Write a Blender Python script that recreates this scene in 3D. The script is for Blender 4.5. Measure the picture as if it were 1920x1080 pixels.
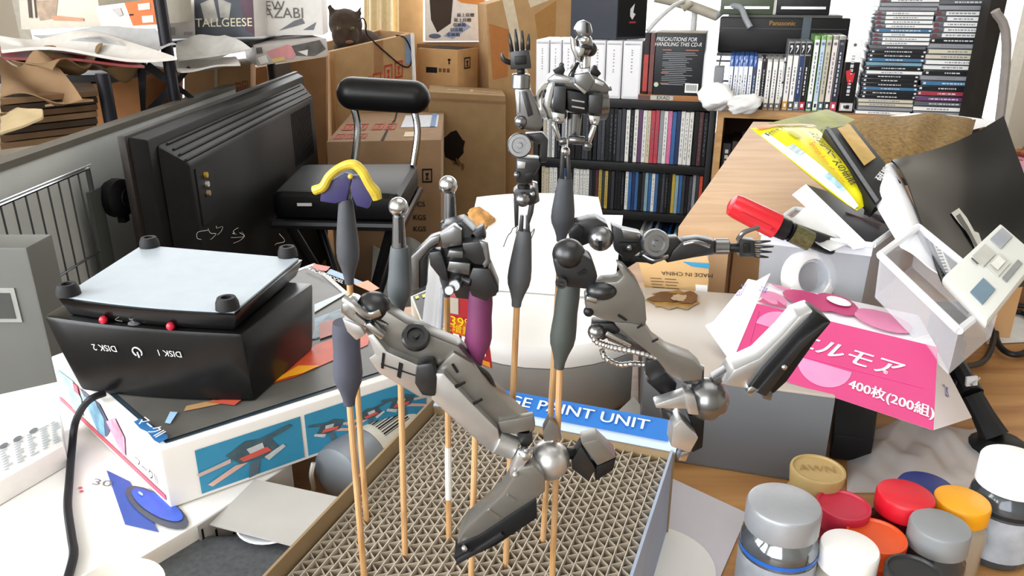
import bpy, bmesh, math, random
from mathutils import Vector as V
from mathutils.geometry import tessellate_polygon
rnd = random.Random(7)
for o in list(bpy.data.objects): bpy.data.objects.remove(o)
SC = bpy.context.scene; COL = SC.collection
# ---------------------------------------------------------------- camera
H = .31; TH = math.radians(21); FP = 1450.0      # camera height over the desk top (z=0), pitch, focal length in px of a 1920 frame
cam = bpy.data.objects.new('camera', bpy.data.cameras.new('camera')); COL.objects.link(cam)
cam.location = (0, 0, H); cam.rotation_euler = (math.pi/2 - TH, 0, 0)
cam.data.sensor_width = 36; cam.data.lens = FP/1920*36; cam.data.clip_start = .01; cam.data.clip_end = 50
SC.camera = cam
# ---------------------------------------------------------------- world, light, exposure
w = bpy.data.worlds.new('daylight'); SC.world = w; w.use_nodes = True
bg = w.node_tree.nodes['Background']; bg.inputs[0].default_value = (.93, .97, 1, 1); bg.inputs[1].default_value = 2.5
def area(name, loc, rot, sx, sy, power, col):
    l = bpy.data.lights.new(name, 'AREA'); l.shape = 'RECTANGLE'; l.size = sx; l.size_y = sy; l.energy = power; l.color = col
    o = bpy.data.objects.new(name, l); o.location = loc; o.rotation_euler = rot; COL.objects.link(o); return o
R = math.radians
area('window_daylight_left', (-2.12, -.35, .85), (0, R(-90), 0), 1.5, 1.8, 72, (.95, .98, 1))
area('window_daylight_near', (-.95, -1.42, .85), (R(90), 0, 0), 1.7, 1.4, 30, (.97, .98, 1))
area('window_daylight_back', (.1, 3.42, .6), (R(-90), 0, 0), 4.2, 1.8, 52, (1, .98, .95))
area('added_overhead_fill', (.4, .6, 1.62), (0, 0, 0), 1.2, 1.2, 9, (1, .98, .95))  # added overhead fill light; no ceiling lamp is known here
SC.view_settings.view_transform = 'Standard'; SC.view_settings.look = 'None'; SC.view_settings.gamma = 1
SC.view_settings.use_curve_mapping = False; SC.view_settings.exposure = .14
# ---------------------------------------------------------------- pixel -> world helpers
Fv = V((0, math.cos(TH), -math.sin(TH))); Uv = V((0, math.sin(TH), math.cos(TH))); Cv = V((0, 0, H))
def ray(x, y): return Fv + V(((x-960)/FP, 0, 0)) - Uv*((y-540)/FP)
def PZ(x, y, z): r = ray(x, y); return Cv + r*((z-H)/r.z)
def PY(x, y, Y): r = ray(x, y); return Cv + r*(Y/r.y)
def PX(x, y, X): r = ray(x, y); return Cv + r*(X/r.x)
def PD(x, y, d): return Cv + ray(x, y)*d
def PP(x, y, p0, n): r = ray(x, y); return Cv + r*((p0-Cv).dot(n)/r.dot(n))
# ---------------------------------------------------------------- materials
def lin(h):
    h = h.lstrip('#'); c = [int(h[i:i+2], 16)/255 for i in (0, 2, 4)]
    return tuple(x/12.92 if x <= .04045 else ((x+.055)/1.055)**2.4 for x in c)+(1,)
_M = {}
def mat(h, rough=.5, metal=0., var=.08, scale=60., bump=0., alpha=1., trans=0., coat=0., emit=0.):
    k = (h, rough, metal, var, scale, bump, alpha, trans, coat, emit)
    if k in _M: return _M[k]
    m = bpy.data.materials.new('procedural_%d' % len(_M)); m.use_nodes = True; nt = m.node_tree; b = nt.nodes['Principled BSDF']
    c = lin(h); b.inputs['Roughness'].default_value = rough; b.inputs['Metallic'].default_value = metal
    b.inputs['Coat Weight'].default_value = coat
    if max(c[:3]) < .03 and not metal: b.inputs['Specular IOR Level'].default_value = .28
    if trans: b.inputs['Transmission Weight'].default_value = trans
    tc = nt.nodes.new('ShaderNodeTexCoord'); nz = nt.nodes.new('ShaderNodeTexNoise'); nz.inputs['Scale'].default_value = scale; nz.inputs['Detail'].default_value = 4
    nt.links.new(tc.outputs['Object'], nz.inputs['Vector'])
    mx = nt.nodes.new('ShaderNodeMix'); mx.data_type = 'RGBA'
    mx.inputs[6].default_value = tuple(max(0, x*(1-2*var)) for x in c[:3])+(1,); mx.inputs[7].default_value = tuple(min(1, x*(1+2*var)+var*.02) for x in c[:3])+(1,)
    nt.links.new(nz.outputs['Fac'], mx.inputs[0]); nt.links.new(mx.outputs[2], b.inputs['Base Color'])
    if bump:
        bp = nt.nodes.new('ShaderNodeBump'); bp.inputs['Strength'].default_value = bump; bp.inputs['Distance'].default_value = .002
        nt.links.new(nz.outputs['Fac'], bp.inputs['Height']); nt.links.new(bp.outputs[0], b.inputs['Normal'])
    if emit: b.inputs['Emission Color'].default_value = c; b.inputs['Emission Strength'].default_value = emit
    if alpha < 1: b.inputs['Alpha'].default_value = alpha
    _M[k] = m; return m
def wood(h1, h2, scale=6., rough=.45, stretch=(1, 12, 12)):
    k = ('wood', h1, h2, scale, rough, stretch)
    if k in _M: return _M[k]
    m = bpy.data.materials.new('wood_%d' % len(_M)); m.use_nodes = True; nt = m.node_tree; b = nt.nodes['Principled BSDF']; b.inputs['Roughness'].default_value = rough
    tc = nt.nodes.new('ShaderNodeTexCoord'); mp = nt.nodes.new('ShaderNodeMapping'); mp.inputs['Scale'].default_value = stretch
    nz = nt.nodes.new('ShaderNodeTexNoise'); nz.inputs['Scale'].default_value = scale; nz.inputs['Detail'].default_value = 6; nz.inputs['Distortion'].default_value = .6
    rp = nt.nodes.new('ShaderNodeValToRGB'); rp.color_ramp.elements[0].color = lin(h1); rp.color_ramp.elements[1].color = lin(h2)
    rp.color_ramp.elements[0].position = .35; rp.color_ramp.elements[1].position = .65
    nt.links.new(tc.outputs['Object'], mp.inputs[0]); nt.links.new(mp.outputs[0], nz.inputs['Vector']); nt.links.new(nz.outputs['Fac'], rp.inputs[0]); nt.links.new(rp.outputs[0], b.inputs['Base Color'])
    _M[k] = m; return m
def clear(h, fac=.75, rough=.08):
    k = ('clear', h, fac, rough)
    if k in _M: return _M[k]
    m = bpy.data.materials.new('clear_plastic_%d' % len(_M)); m.use_nodes = True; nt = m.node_tree; b = nt.nodes['Principled BSDF']
    b.inputs['Base Color'].default_value = lin(h); b.inputs['Roughness'].default_value = rough
    t = nt.nodes.new('ShaderNodeBsdfTransparent'); mx = nt.nodes.new('ShaderNodeMixShader'); mx.inputs[0].default_value = fac
    nt.links.new(b.outputs[0], mx.inputs[1]); nt.links.new(t.outputs[0], mx.inputs[2]); nt.links.new(mx.outputs[0], nt.nodes['Material Output'].inputs[0])
    _M[k] = m; return m
def cardm(h='b88f63'): return mat(h, .85, var=.1, scale=25)
WHITE = mat('f2f2f0', .6, var=.02); INK = mat('15161a', .6, var=.02); BLACKP = mat('0b0b0d', .28, var=.1)
KRAFT = cardm(); GUN = mat('808183', .27, .9, .08, 90); GUNL = mat('c8c9ca', .33, .85, .08, 90); GUND = mat('414244', .33, .8, .15, 90); GUNX = mat('1b1c1e', .4, .5, .15); CHROME = mat('c4c6c8', .22, 1., .05)  # GUNL: paler gunmetal, also puts lit brightness into the leg side plates
BAMBOO = wood('a87d4c', 'cba375', 30, .6, (6, 6, 1)); RUBBER = mat('3b3e44', .62, var=.15, scale=120); 
# ---------------------------------------------------------------- mesh builder (world coordinates)
class MB:
    def __init__(s): s.v = []; s.f = []; s.m = []
    def add(s, vs, fs, m=0):
        b = len(s.v); s.v += [V(p) for p in vs]; s.f += [tuple(i+b for i in f) for f in fs]; s.m += [m]*len(fs); return s
    def hexa(s, p, m=0): return s.add(p, [(0, 3, 2, 1), (4, 5, 6, 7), (0, 1, 5, 4), (1, 2, 6, 5), (2, 3, 7, 6), (3, 0, 4, 7)], m)
    def ob(s, o, a, b, c, m=0):
        o, a, b, c = V(o), V(a), V(b), V(c); return s.hexa([o, o+a, o+a+b, o+b, o+c, o+a+c, o+a+b+c, o+b+c], m)
    def box(s, x0, y0, z0, x1, y1, z1, m=0): return s.ob((x0, y0, z0), (x1-x0, 0, 0), (0, y1-y0, 0), (0, 0, z1-z0), m)
    def lathe(s, o, prof, n=20, axis=(0, 0, 1), m=0, cap=True):
        o = V(o); a = V(axis).normalized(); t = V((1, 0, 0)) if abs(a.x) < .9 else V((0, 1, 0)); u = a.cross(t).normalized(); w_ = a.cross(u)
        vs = []; fs = []
        for r, h in prof:
            for i in range(n):
                q = 2*math.pi*i/n; vs.append(o+a*h+(u*math.cos(q)+w_*math.sin(q))*r)
        for j in range(len(prof)-1):
            for i in range(n): fs.append((j*n+i, j*n+(i+1) % n, (j+1)*n+(i+1) % n, (j+1)*n+i))
        if cap: fs += [tuple(range(n-1, -1, -1)), tuple(range((len(prof)-1)*n, len(prof)*n))]
        return s.add(vs, fs, m)
    def cyl(s, p0, p1, r0, r1=None, n=14, m=0):
        p0, p1 = V(p0), V(p1); return s.lathe(p0, [(r0, 0), (r0 if r1 is None else r1, (p1-p0).length)], n, p1-p0, m)
    def ball(s, c, r, n=16, sc=(1, 1, 1), m=0):
        k = n//2; vs = [V(c)+V((0, 0, -r*sc[2]))]; fs = []
        for j in range(1, k):
            a = math.pi*j/k-math.pi/2
            for i in range(n): q = 2*math.pi*i/n; vs.append(V(c)+V((math.cos(a)*math.cos(q)*r*sc[0], math.cos(a)*math.sin(q)*r*sc[1], math.sin(a)*r*sc[2])))
        vs.append(V(c)+V((0, 0, r*sc[2]))); T_ = len(vs)-1
        for i in range(n): fs.append((0, 1+(i+1) % n, 1+i)); fs.append((T_, 1+(k-2)*n+i, 1+(k-2)*n+(i+1) % n))
        for j in range(k-2):
            for i in range(n): a = 1+j*n; fs.append((a+i, a+(i+1) % n, a+n+(i+1) % n, a+n+i))
        return s.add(vs, fs, m)
    def tube(s, pts, r, n=8, m=0, smooth=True):
        pts = [V(p) for p in pts]
        if smooth and len(pts) > 2:
            q = []
            for i in range(len(pts)-1):
                a, b, c, d = pts[max(0, i-1)], pts[i], pts[i+1], pts[min(len(pts)-1, i+2)]
                for k in range(6):
                    t = k/6; q.append(.5*((2*b)+(c-a)*t+(2*a-5*b+4*c-d)*t*t+(3*b-a-3*c+d)*t**3))
            pts = q+[pts[-1]]
        N = len(pts); rs = r if isinstance(r, (list, tuple)) else [r]*N
        if len(rs) != N: rs = [rs[min(len(rs)-1, int(i*(len(rs)-1)/(N-1)))]+(rs[min(len(rs)-1, int(i*(len(rs)-1)/(N-1))+1)]-rs[int(i*(len(rs)-1)/(N-1))])*((i*(len(rs)-1)/(N-1)) % 1) for i in range(N)]
        vs = []; fs = []; u = None
        for i, p in enumerate(pts):
            t = (pts[min(N-1, i+1)]-pts[max(0, i-1)]).normalized()
            if u is None: u = t.cross(V((0, 0, 1)) if abs(t.z) < .9 else V((1, 0, 0))).normalized()
            u = (u-t*u.dot(t)).normalized(); w_ = t.cross(u)
            for k in range(n): q = 2*math.pi*k/n; vs.append(p+(u*math.cos(q)+w_*math.sin(q))*rs[i])
        for j in range(N-1):
            for i in range(n): fs.append((j*n+i, j*n+(i+1) % n, (j+1)*n+(i+1) % n, (j+1)*n+i))
        fs += [tuple(range(n-1, -1, -1)), tuple(range((N-1)*n, N*n))]
        return s.add(vs, fs, m)
    def prism(s, pts, vec, m=0):
        pts = [V(p) for p in pts]; n = len(pts); vec = V(vec); s_f = [tuple(t) for t in tessellate_polygon([pts])] if n > 4 else [tuple(range(n))]
        fs = [tuple(reversed(t)) for t in s_f]+[tuple(i+n for i in t) for t in s_f]+[(i, (i+1) % n, n+(i+1) % n, n+i) for i in range(n)]
        return s.add(pts+[p+vec for p in pts], fs, m)
    def poly(s, pts, m=0):
        pts = [V(p) for p in pts]; n = len(pts); return s.add(pts, [tuple(t) for t in tessellate_polygon([pts])] if n > 4 else [tuple(range(n))], m)
    def grid(s, fn, nu, nv, th=None, m=0):
        # surface fn(a,b), a,b in 0..1; th = thickness vector or None
        P = [V(fn(i/nu, j/nv)) for j in range(nv+1) for i in range(nu+1)]; k = nu+1
        Q = [(j*k+i, j*k+i+1, (j+1)*k+i+1, (j+1)*k+i) for j in range(nv) for i in range(nu)]
        if th is None: return s.add(P, Q, m)
        th = V(th); N = len(P); B = [i for i in range(k)]+[j*k+nu for j in range(1, nv+1)]+[nv*k+i for i in range(nu-1, -1, -1)]+[j*k for j in range(nv-1, 0, -1)]
        return s.add(P+[p+th for p in P], Q+[tuple(i+N for i in reversed(q)) for q in Q]+[(B[i], B[i]+N, B[(i+1) % len(B)]+N, B[(i+1) % len(B)]) for i in range(len(B))], m)
    def build(s, name, mt, parent=None, bev=0., sharp=35, seg=2, flat=False):
        me = bpy.data.meshes.new(name)
        if parent is None:
            xs = [p.x for p in s.v]; ys = [p.y for p in s.v]; zs = [p.z for p in s.v]; org = V(((min(xs)+max(xs))/2, (min(ys)+max(ys))/2, min(zs)))
        else: org = WL[parent.name]
        me.from_pydata([p-org for p in s.v], [], s.f)
        for m in (mt if isinstance(mt, (list, tuple)) else [mt]): me.materials.append(m)
        for p, m in zip(me.polygons, s.m): p.material_index = m
        bm = bmesh.new(); bm.from_mesh(me)
        if not flat:
            bmesh.ops.remove_doubles(bm, verts=bm.verts, dist=1e-6); bmesh.ops.recalc_face_normals(bm, faces=bm.faces)
        if bev:
            es = [e for e in bm.edges if len(e.link_faces) == 2 and e.calc_face_angle(0) > R(28)]
            if es: bmesh.ops.bevel(bm, geom=es, offset=bev, segments=seg, affect='EDGES', clamp_overlap=True, profile=.6)
        for f in bm.faces: f.smooth = True
        for e in bm.edges:
            if len(e.link_faces) != 2 or e.calc_face_angle(0) > R(sharp): e.smooth = False
        bm.to_mesh(me); bm.free()
        o = bpy.data.objects.new(name, me); COL.objects.link(o)
        if parent is None: o.location = org; WL[o.name] = org
        else: o.parent = parent; WL[o.name] = WL[parent.name]
        return o
WL = {}
def tag(o, label=None, cat=None, group=None, kind=None):
    for k, v in (('label', label), ('category', cat), ('group', group), ('kind', kind)):
        if v: o[k] = v
    return o
def T(name, label, cat, loc, group=None):
    o = bpy.data.objects.new(name, None); COL.objects.link(o); o.location = loc; o.empty_display_size = .02; WL[o.name] = V(loc); return tag(o, label, cat, group)
def S(mb, name, mt, parent=None, bev=0.): return tag(mb.build(name, mt, parent, bev), kind=None if parent else 'structure')
def base(pts):
    pts = [V(p) for p in pts]; n = len(pts); return V((sum(p.x for p in pts)/n, sum(p.y for p in pts)/n, min(p.z for p in pts)))
# ---------------------------------------------------------------- flat print on faces
class FR:   # a face: origin, two edge vectors; a,b run 0..1; print lies a hair proud
    def __init__(s, o, pu, pv, h=.0004, flip=False):
        s.o = V(o); s.U = V(pu)-s.o; s.W = V(pv)-s.o; s.u = s.U.normalized(); s.v = s.W.normalized(); s.n = s.U.cross(s.W).normalized()*(-1 if flip else 1); s.h = h
        if s.n.dot(Cv-s.o) < 0: s.n = -s.n
    def pt(s, a, b, k=1): return s.o+s.U*a+s.W*b+s.n*s.h*k
class FQ(FR):   # a general quad face tl,tr,br,bl with bilinear coordinates; a to the right, b down
    def __init__(s, tl, tr, br, bl, h=.0004):
        FR.__init__(s, tl, tr, bl, h); s.q = (V(tl), V(tr), V(br), V(bl))
    def pt(s, a, b, k=1):
        tl, tr, br, bl = s.q; return tl*(1-a)*(1-b)+tr*a*(1-b)+br*a*b+bl*(1-a)*b+s.n*s.h*k
def rect(a0, b0, a1, b1): return [(a0, b0), (a1, b0), (a1, b1), (a0, b1)]
def pr(fr, polys, mt, parent, name='print', k=1):
    if name in ('cover_art', 'drawing') and len(polys) > 1: return [pr(fr, [p], mt, parent, name, k) for p in polys][0]
    mb = MB()
    for p in polys: mb.poly([fr.pt(a, b, k) for a, b in p])
    return mb.build(name, mt, parent, flat=True)
_TX = {}
def txm(st):
    if st not in _TX:
        c = bpy.data.curves.new('t', 'FONT'); c.body = st; c.align_x = 'CENTER'; c.align_y = 'CENTER'; c.resolution_u = 3
        o = bpy.data.objects.new('t', c); COL.objects.link(o); dg = bpy.context.evaluated_depsgraph_get(); me = bpy.data.meshes.new_from_object(o.evaluated_get(dg))
        _TX[st] = ([tuple(v.co) for v in me.vertices], [tuple(p.vertices) for p in me.polygons])
        bpy.data.objects.remove(o); bpy.data.curves.remove(c); bpy.data.meshes.remove(me)
    return _TX[st]
def tx(fr, st, a, b, size, mt, parent, rot=0., sx=1., shear=0., k=2, name='lettering', down=True, bold=0):
    # down: b runs downwards on the face
    vs, fs = txm(st); c, s_ = math.cos(R(rot)), math.sin(R(rot)); lu, lv = fr.U.length, fr.W.length; mb = MB(); P = []
    for dx in ([0] if not bold else [-bold, 0, bold]):
        P = []
        for x, y, z in vs:
            x = (x+shear*y)*sx*size+dx*size; y = y*size; x, y = x*c-y*s_, x*s_+y*c
            P.append(fr.pt(a+x/lu, b+(-y if down else y)/lv, k+dx))
        mb.add(P, fs)
    return mb.build(name, mt, parent, flat=True)
def fbox(mb, tl, tr, br, bl, yl, yr, dep, m=0, lift=0.):
    # box from the outline of its front face (px) at depth yl (left) and yr (right), reaching dep backwards
    q = [PY(*tl, yl), PY(*tr, yr), PY(*br, yr), PY(*bl, yl)]; d = q[1]-q[0]; n = V((-d.y, d.x, 0)).normalized()*dep
    if n.y < 0: n = -n
    n.z = lift; mb.hexa([q[3], q[2], q[2]+n, q[3]+n, q[0], q[1], q[1]+n, q[0]+n], m); return q, n
def carton(name, label, tl, tr, br, bl, yl, yr, dep, h='b88f63', cat='box', group=None, bev=.002, mt=None):
    mb = MB(); q, n = fbox(mb, tl, tr, br, bl, yl, yr, dep); t = T(name, label, cat, base([q[2], q[3], q[2]+n, q[3]+n]), group)
    mb.build('body', mt or cardm(h), t, bev); fr = FQ(*q, h=.0012); top = FQ(q[0]+n, q[1]+n, q[1], q[0], h=.0012); rt = FQ(q[1], q[1]+n, q[2]+n, q[2], h=.0012); lf = FQ(q[0]+n, q[0], q[3], q[3]+n, h=.0012)
    return t, fr, top, rt, lf
# ================================================================ the room
WALLM = mat('cfc8bb', .9, var=.05, scale=8); FZ = -.70
S(MB().box(-2.2, -1.5, FZ-.05, 2.2, 3.3, FZ), 'floor', wood('3d2a1c', '5c432e', 5, .6))
S(MB().box(-2.25, -1.5, 1.7, 2.25, 3.4, 1.75), 'ceiling', mat('a9a59c', .9))
mb = MB(); mb.box(-2.25, -1.55, FZ, 2.25, -1.5, .15); mb.box(-2.25, -1.55, 1.55, 2.25, -1.5, 1.7); mb.box(-2.25, -1.55, .15, -1.8, -1.5, 1.55); mb.box(-.1, -1.55, .15, 2.25, -1.5, 1.55); S(mb, 'wall_near', WALLM)
S(MB().box(2.2, -1.5, FZ, 2.25, 3.4, 1.7), 'wall_right', WALLM)
mb = MB(); mb.box(-2.25, -1.5, FZ, -2.2, 3.4, .1); mb.box(-2.25, -1.5, 1.6, -2.2, 3.4, 1.7); mb.box(-2.25, -1.5, .1, -2.2, -1.25, 1.6); mb.box(-2.25, .55, .1, -2.2, 3.4, 1.6); S(mb, 'wall_left', WALLM)
mb = MB(); mb.box(-2.2, 3.3, FZ, 2.2, 3.35, -.3); mb.box(-2.2, 3.3, 1.5, 2.2, 3.35, 1.7); mb.box(-2.2, 3.3, -.3, -2.0, 3.35, 1.5); mb.box(2.1, 3.3, -.3, 2.2, 3.35, 1.5); S(mb, 'wall_back', WALLM)
FRM = mat('e8e6e0', .5); GLS = clear('ffffff', .96, .02)
def window(n, x0, x1, axis, c, z0, z1):
    t = T('window_%d' % n, None, None, (((x0+x1)/2, c, z0) if axis == 'x' else (c, (x0+x1)/2, z0))); t['kind'] = 'structure'
    def bx(a0, b0, a1, b1, d0, d1):
        return MB().box(a0, c+d0, b0, a1, c+d1, b1) if axis == 'x' else MB().box(c+d0, a0, b0, c+d1, a1, b1)
    for a0, b0, a1, b1 in ((x0, z0, x1, z0+.05), (x0, z1-.05, x1, z1), (x0, z0+.05, x0+.05, z1-.05), (x1-.05, z0+.05, x1, z1-.05), ((x0+x1)/2-.025, z0+.05, (x0+x1)/2+.025, z1-.05)):
        bx(a0, b0, a1, b1, -.02, .03).build('window_frame', FRM, t)
    for a0, a1 in ((x0+.05, (x0+x1)/2-.025), ((x0+x1)/2+.025, x1-.05)): bx(a0, z0+.05, a1, z1-.05, 0, .005).build('pane', GLS, t)
window(1, -2.0, .05, 'x', 3.32, -.3, 1.5); window(2, .05, 2.1, 'x', 3.32, -.3, 1.5); window(3, -1.25, .55, 'y', -2.225, .1, 1.6); window(4, -1.8, -.1, 'x', -1.53, .15, 1.55)
# ================================================================ the desk
t = T('desk', 'orange brown wooden desk covered with model parts and clutter', 'desk', (.2, .45, FZ))
MB().prism([(-.44, .05, -.03), (.85, .05, -.03), (.85, 1.3, -.03), (.42, 1.3, -.03), (.10, .82, -.03), (-.22, .72, -.03), (-.335, .505, -.03), (-.44, .47, -.03)], (0, 0, .03)).build('desk_top', wood('9c6c3e', 'bf8f58', 5, .4), t, .003)
for x, y in ((-.40, .1), (.80, .1), (-.25, .60), (.80, 1.24)): MB().box(x-.025, y-.025, FZ, x+.025, y+.025, -.03).build('leg', mat('6a4526', .5), t)
# ================================================================ rear black CD shelf (turned a little, right end nearer)
YAW = R(-16); SD = V((math.cos(YAW), math.sin(YAW), 0)); SB = V((-math.sin(YAW), math.cos(YAW), 0)); S0 = V((.505, 2.0, 0)); UP = V((0, 0, 1))
def SP(px, py, w_=0): return PP(px, py, S0+SB*w_, SB)
def su(px, py, w_=0): return (SP(px, py, w_)-S0).dot(SD)
def sx(u, w_, z): return S0+SD*u+SB*w_+UP*z
zt = SP(1180, 187).z; z2 = SP(1180, 306).z; z3 = SP(1180, 397).z; z4 = z3-.175
uL, uR = su(1000, 250), su(1338, 250); BLK = mat('17171a', .45, var=.12); TH_ = .014
t = T('cd_shelf', 'black wooden shelf filled with rows of CDs', 'shelf', sx((uL+uR)/2, .1, FZ))
def sbx(u0, w0, z0, u1, w1, z1, mb=None): return (mb or MB()).ob(sx(u0, w0, z0), SD*(u1-u0), SB*(w1-w0), UP*(z1-z0))
for z, n in ((zt, 'top_board'), (z2, 'shelf_board'), (z3, 'shelf_board'), (z4, 'shelf_board'), (FZ+.07, 'shelf_board')): sbx(uL+.014, 0, z-.022, uR-.014, .18, z).build(n, BLK, t, .001)
sbx(uL, 0, FZ, uL+.014, .18, zt).build('side_panel', BLK, t, .001); sbx(uR-.014, 0, FZ, uR, .18, zt).build('side_panel', BLK, t, .001); sbx(uL+.014, .176, FZ, uR-.014, .18, zt-.022).build('back_panel', BLK, t)
CN = {'w': ('ddddd8', 'white'), 'k': ('17181c', 'black'), 'd': ('2b2e36', 'dark grey'), 'r': ('b5394a', 'red'), 'p': ('c96a97', 'pink'), 'b': ('2c5f96', 'blue'), 'n': ('1b2a55', 'navy'), 'c': ('c9bca0', 'cream'), 't': ('7fa3b0', 'pale teal'), 'y': ('b59a3c', 'mustard'), 'o': ('c4472c', 'orange red'), 'u': ('5a3660', 'purple'), 'g': ('8f9298', 'grey'), 'm': ('4a2328', 'maroon')}
H1 = zt-.022-z2-.004; H2 = z2-.022-z3-.004
def row(code, px0, px1, pyc, zb, hgt, where, grp, w0=.012, dep=.125, jit=.004, kind='cd_case', cat='CD'):
    u0, u1 = su(px0, pyc, w0), su(px1, pyc, w0); u0 = max(u0, uL+.016); u1 = min(u1, uR-.016); d = (u1-u0)/len(code); zb += .001
    for i, c in enumerate(code):
        if c == '.': continue
        hx, nm = CN[c]; hh = hgt-rnd.random()*jit; ww = w0+rnd.random()*.006
        t = T(kind, '%s-spined CD case standing in the %s' % (nm, where), cat, sx(u0+d*(i+.5), ww+dep/2, zb), '%s %s' % (nm, grp))
        mb = MB(); sbx(u0+d*i+d*.06, ww, zb, u0+d*(i+1)-d*.06, ww+dep, zb+hh, mb); mb.build('case', mat(hx, .35, var=.15, scale=150), t)
        if c in 'wcgt' or rnd.random() < .35:
            fr = FR(sx(u0+d*(i+.1), ww, zb+hh), sx(u0+d*(i+.9), ww, zb+hh), sx(u0+d*(i+.1), ww, zb)); fr.h = .0006
            ps = []; b = .12
            while b < .85: e = b+.03+rnd.random()*.05; ps.append(rect(.38, b, .62, min(e, .9))); b = e+.03
            pr(fr, ps, mat('8b8f97', .5) if c in 'wcgt' else mat('585d66', .5), t, 'spine_print')
row('cwgwdk', 1018, 1050, 260, z2, H1, 'upper row of the black shelf', 'CDs in the upper row'); row('gwkkkkddk', 1052, 1110, 260, z2, H1, 'upper row of the black shelf', 'CDs in the upper row')
row('kddkkkdd', 1112, 1171, 260, z2, H1, 'upper row of the black shelf', 'CDs in the upper row'); row('wkwuwcrrgwpbnwww', 1172, 1298, 262, z2, H1, 'upper row of the black shelf', 'CDs in the upper row')
row('kmk', 1299, 1330, 264, z2, H1, 'upper row of the black shelf', 'CDs in the upper row')
row('ccwwkb', 1014, 1060, 345, z3, H2, 'middle row of the black shelf', 'CDs in the middle row'); row('wkwwwwwdkmydykdkkk', 1062, 1170, 350, z3, H2, 'middle row of the black shelf', 'CDs in the middle row')
row('wbnbkdtbwbkdkkytbdkdgdo', 1171, 1326, 355, z3, H2, 'middle row of the black shelf', 'CDs in the middle row')
row('wgwnwbdnbktkdk', 1200, 1290, 425, z4, .12, 'lowest row of the black shelf', 'CDs in the lowest row')
# ---------------------------------------------------------------- on the black shelf: white cases, speaker, disc box
xs = [1004, 1030, 1053, 1078, 1105, 1135, 1166, 1203]
for i in range(7):
    u0, u1 = su(xs[i], 130, .01), su(xs[i+1], 130, .01); t = T('disc_binder', 'white plastic disc binder in the row beneath the black speaker', 'binder', sx((u0+u1)/2, .08, zt), 'white disc binders on the black shelf')
    hh = SP(1100, 76).z-zt; sbx(u0+.0012, .01, zt, u1-.0012, .15, zt+hh).build('case', mat('d6d6da', .4, var=.02), t, .003)
    fr = FR(sx(u0, .01, zt+hh), sx(u1, .01, zt+hh), sx(u0, .01, zt), .0008); pr(fr, [rect(.12, .05, .88, .95)], mat('e4e4e8', .5, var=.01), t, 'paper_insert'); pr(fr, [rect(.1, .03, .9, .07)], mat('c9c9cf', .3), t, 'clip_tab')
    ps = []; b = .15
    while b < .55: ps.append(rect(.45, b, .53, b+.02)); b += .035+rnd.random()*.03
    pr(fr, ps, mat('8b8b90', .6), t, 'handwriting', 2)
zsp = zt+hh+.001
t = T('speaker', 'black boxy loudspeaker standing on the white disc binders', 'speaker', PY(1150, 66, 2.12))
A = SP(1155, 71, .04); A.z = zsp; B = A+V((-.115, .06, 0)); Cc = A+V((.085, .05, 0)); Dd = B+V((.085, .05, 0)); hs = V((0, 0, .22))
MB().hexa([B, A, Cc, Dd, B+hs, A+hs, Cc+hs, Dd+hs]).build('cabinet', mat('2b2f3a', .6, var=.05), t, .002)
fr = FR(A+hs, Cc+hs, A, .0008); pr(fr, [rect(.03, .03, .97, .97)], mat('0d0d10', .7), t, 'grille_cloth'); lg = mat('d8d8dc', .4)
pr(fr, [[(.42, .66), (.56, .60), (.52, .70), (.6, .72), (.5, .78), (.42, .74)]], lg, t, 'emblem', 2); pr(fr, [rect(.4, .8, .62, .82)], mat('a03040', .5), t, 'emblem', 2)
u0 = su(1196, 180, .0); u1 = su(1330, 180, 0)
t = T('flat_box', 'flat orange and grey printed box lying under the disc spindle carton', 'box', sx((u0+u1)/2, .07, zt)); fh = .014
sbx(u0, .005, zt, u1, .135, zt+fh).build('body', mat('a06a3c', .6), t, .001); fr = FR(sx(u0, .005, zt+fh), sx(u1, .005, zt+fh), sx(u0, .005, zt), .0006)
pr(fr, [rect(.18, .1, .5, .9)], mat('b9b6ac', .6), t); pr(fr, [rect(0, .1, .17, .9)], mat('5c3d36', .6), t); tx(fr, 'EXAD', .36, .5, .013, INK, t)
zc = zt+fh
u0, u1 = su(1228, 110, .01), su(1320, 110, .01); hh = SP(1270, 62, .01).z-zc
t = T('disc_carton', 'black disc carton printed with handling precautions', 'box', sx((u0+u1)/2, .07, zc)); sbx(u0, .01, zc, u1, .13, zc+hh).build('body', mat('24262b', .4), t, .002)
sbx(u0, .01, zc+hh, u1, .13, zc+hh+.002).build('top_flap', mat('8d8371', .7), t)
fr = FR(sx(u0, .01, zc+hh), sx(u1, .01, zc+hh), sx(u0, .01, zc), .0008); gy = mat('9a9ea3', .5)
tx(fr, 'PRECAUTIONS FOR', .42, .1, .0135, mat('e8e8e8', .5), t, shear=.25, sx=.85); tx(fr, 'HANDLING THIS CD-R', .46, .18, .0135, mat('e8e8e8', .5), t, shear=.25, sx=.85)
pr(fr, [rect(.15, .26, .33, .275), rect(.62, .26, .88, .275), rect(.14, .63, .3, .645), rect(.14, .8, .32, .815)], mat('b06a52', .6), t, 'heading_print')
pr(fr, [rect(.16+(.2*rnd.random() if k % 4 == 0 else 0), .31+k*.03, .6+.28*rnd.random(), .318+k*.03) for k in range(18)], gy, t, 'text_lines')
pr(fr, [rect(.66, .8, .93, .95)], WHITE, t, 'barcode_label', 1.5); pr(fr, [rect(.69+k*.022, .82, .7+k*.022, .92) for k in range(10)], INK, t, 'barcode', 2); pr(fr, [[(.06+.05*math.cos(q*.63), .83+.04*math.sin(q*.63)) for q in range(10)]], mat('b9c2a8', .5), t, 'seal', 2)
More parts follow.
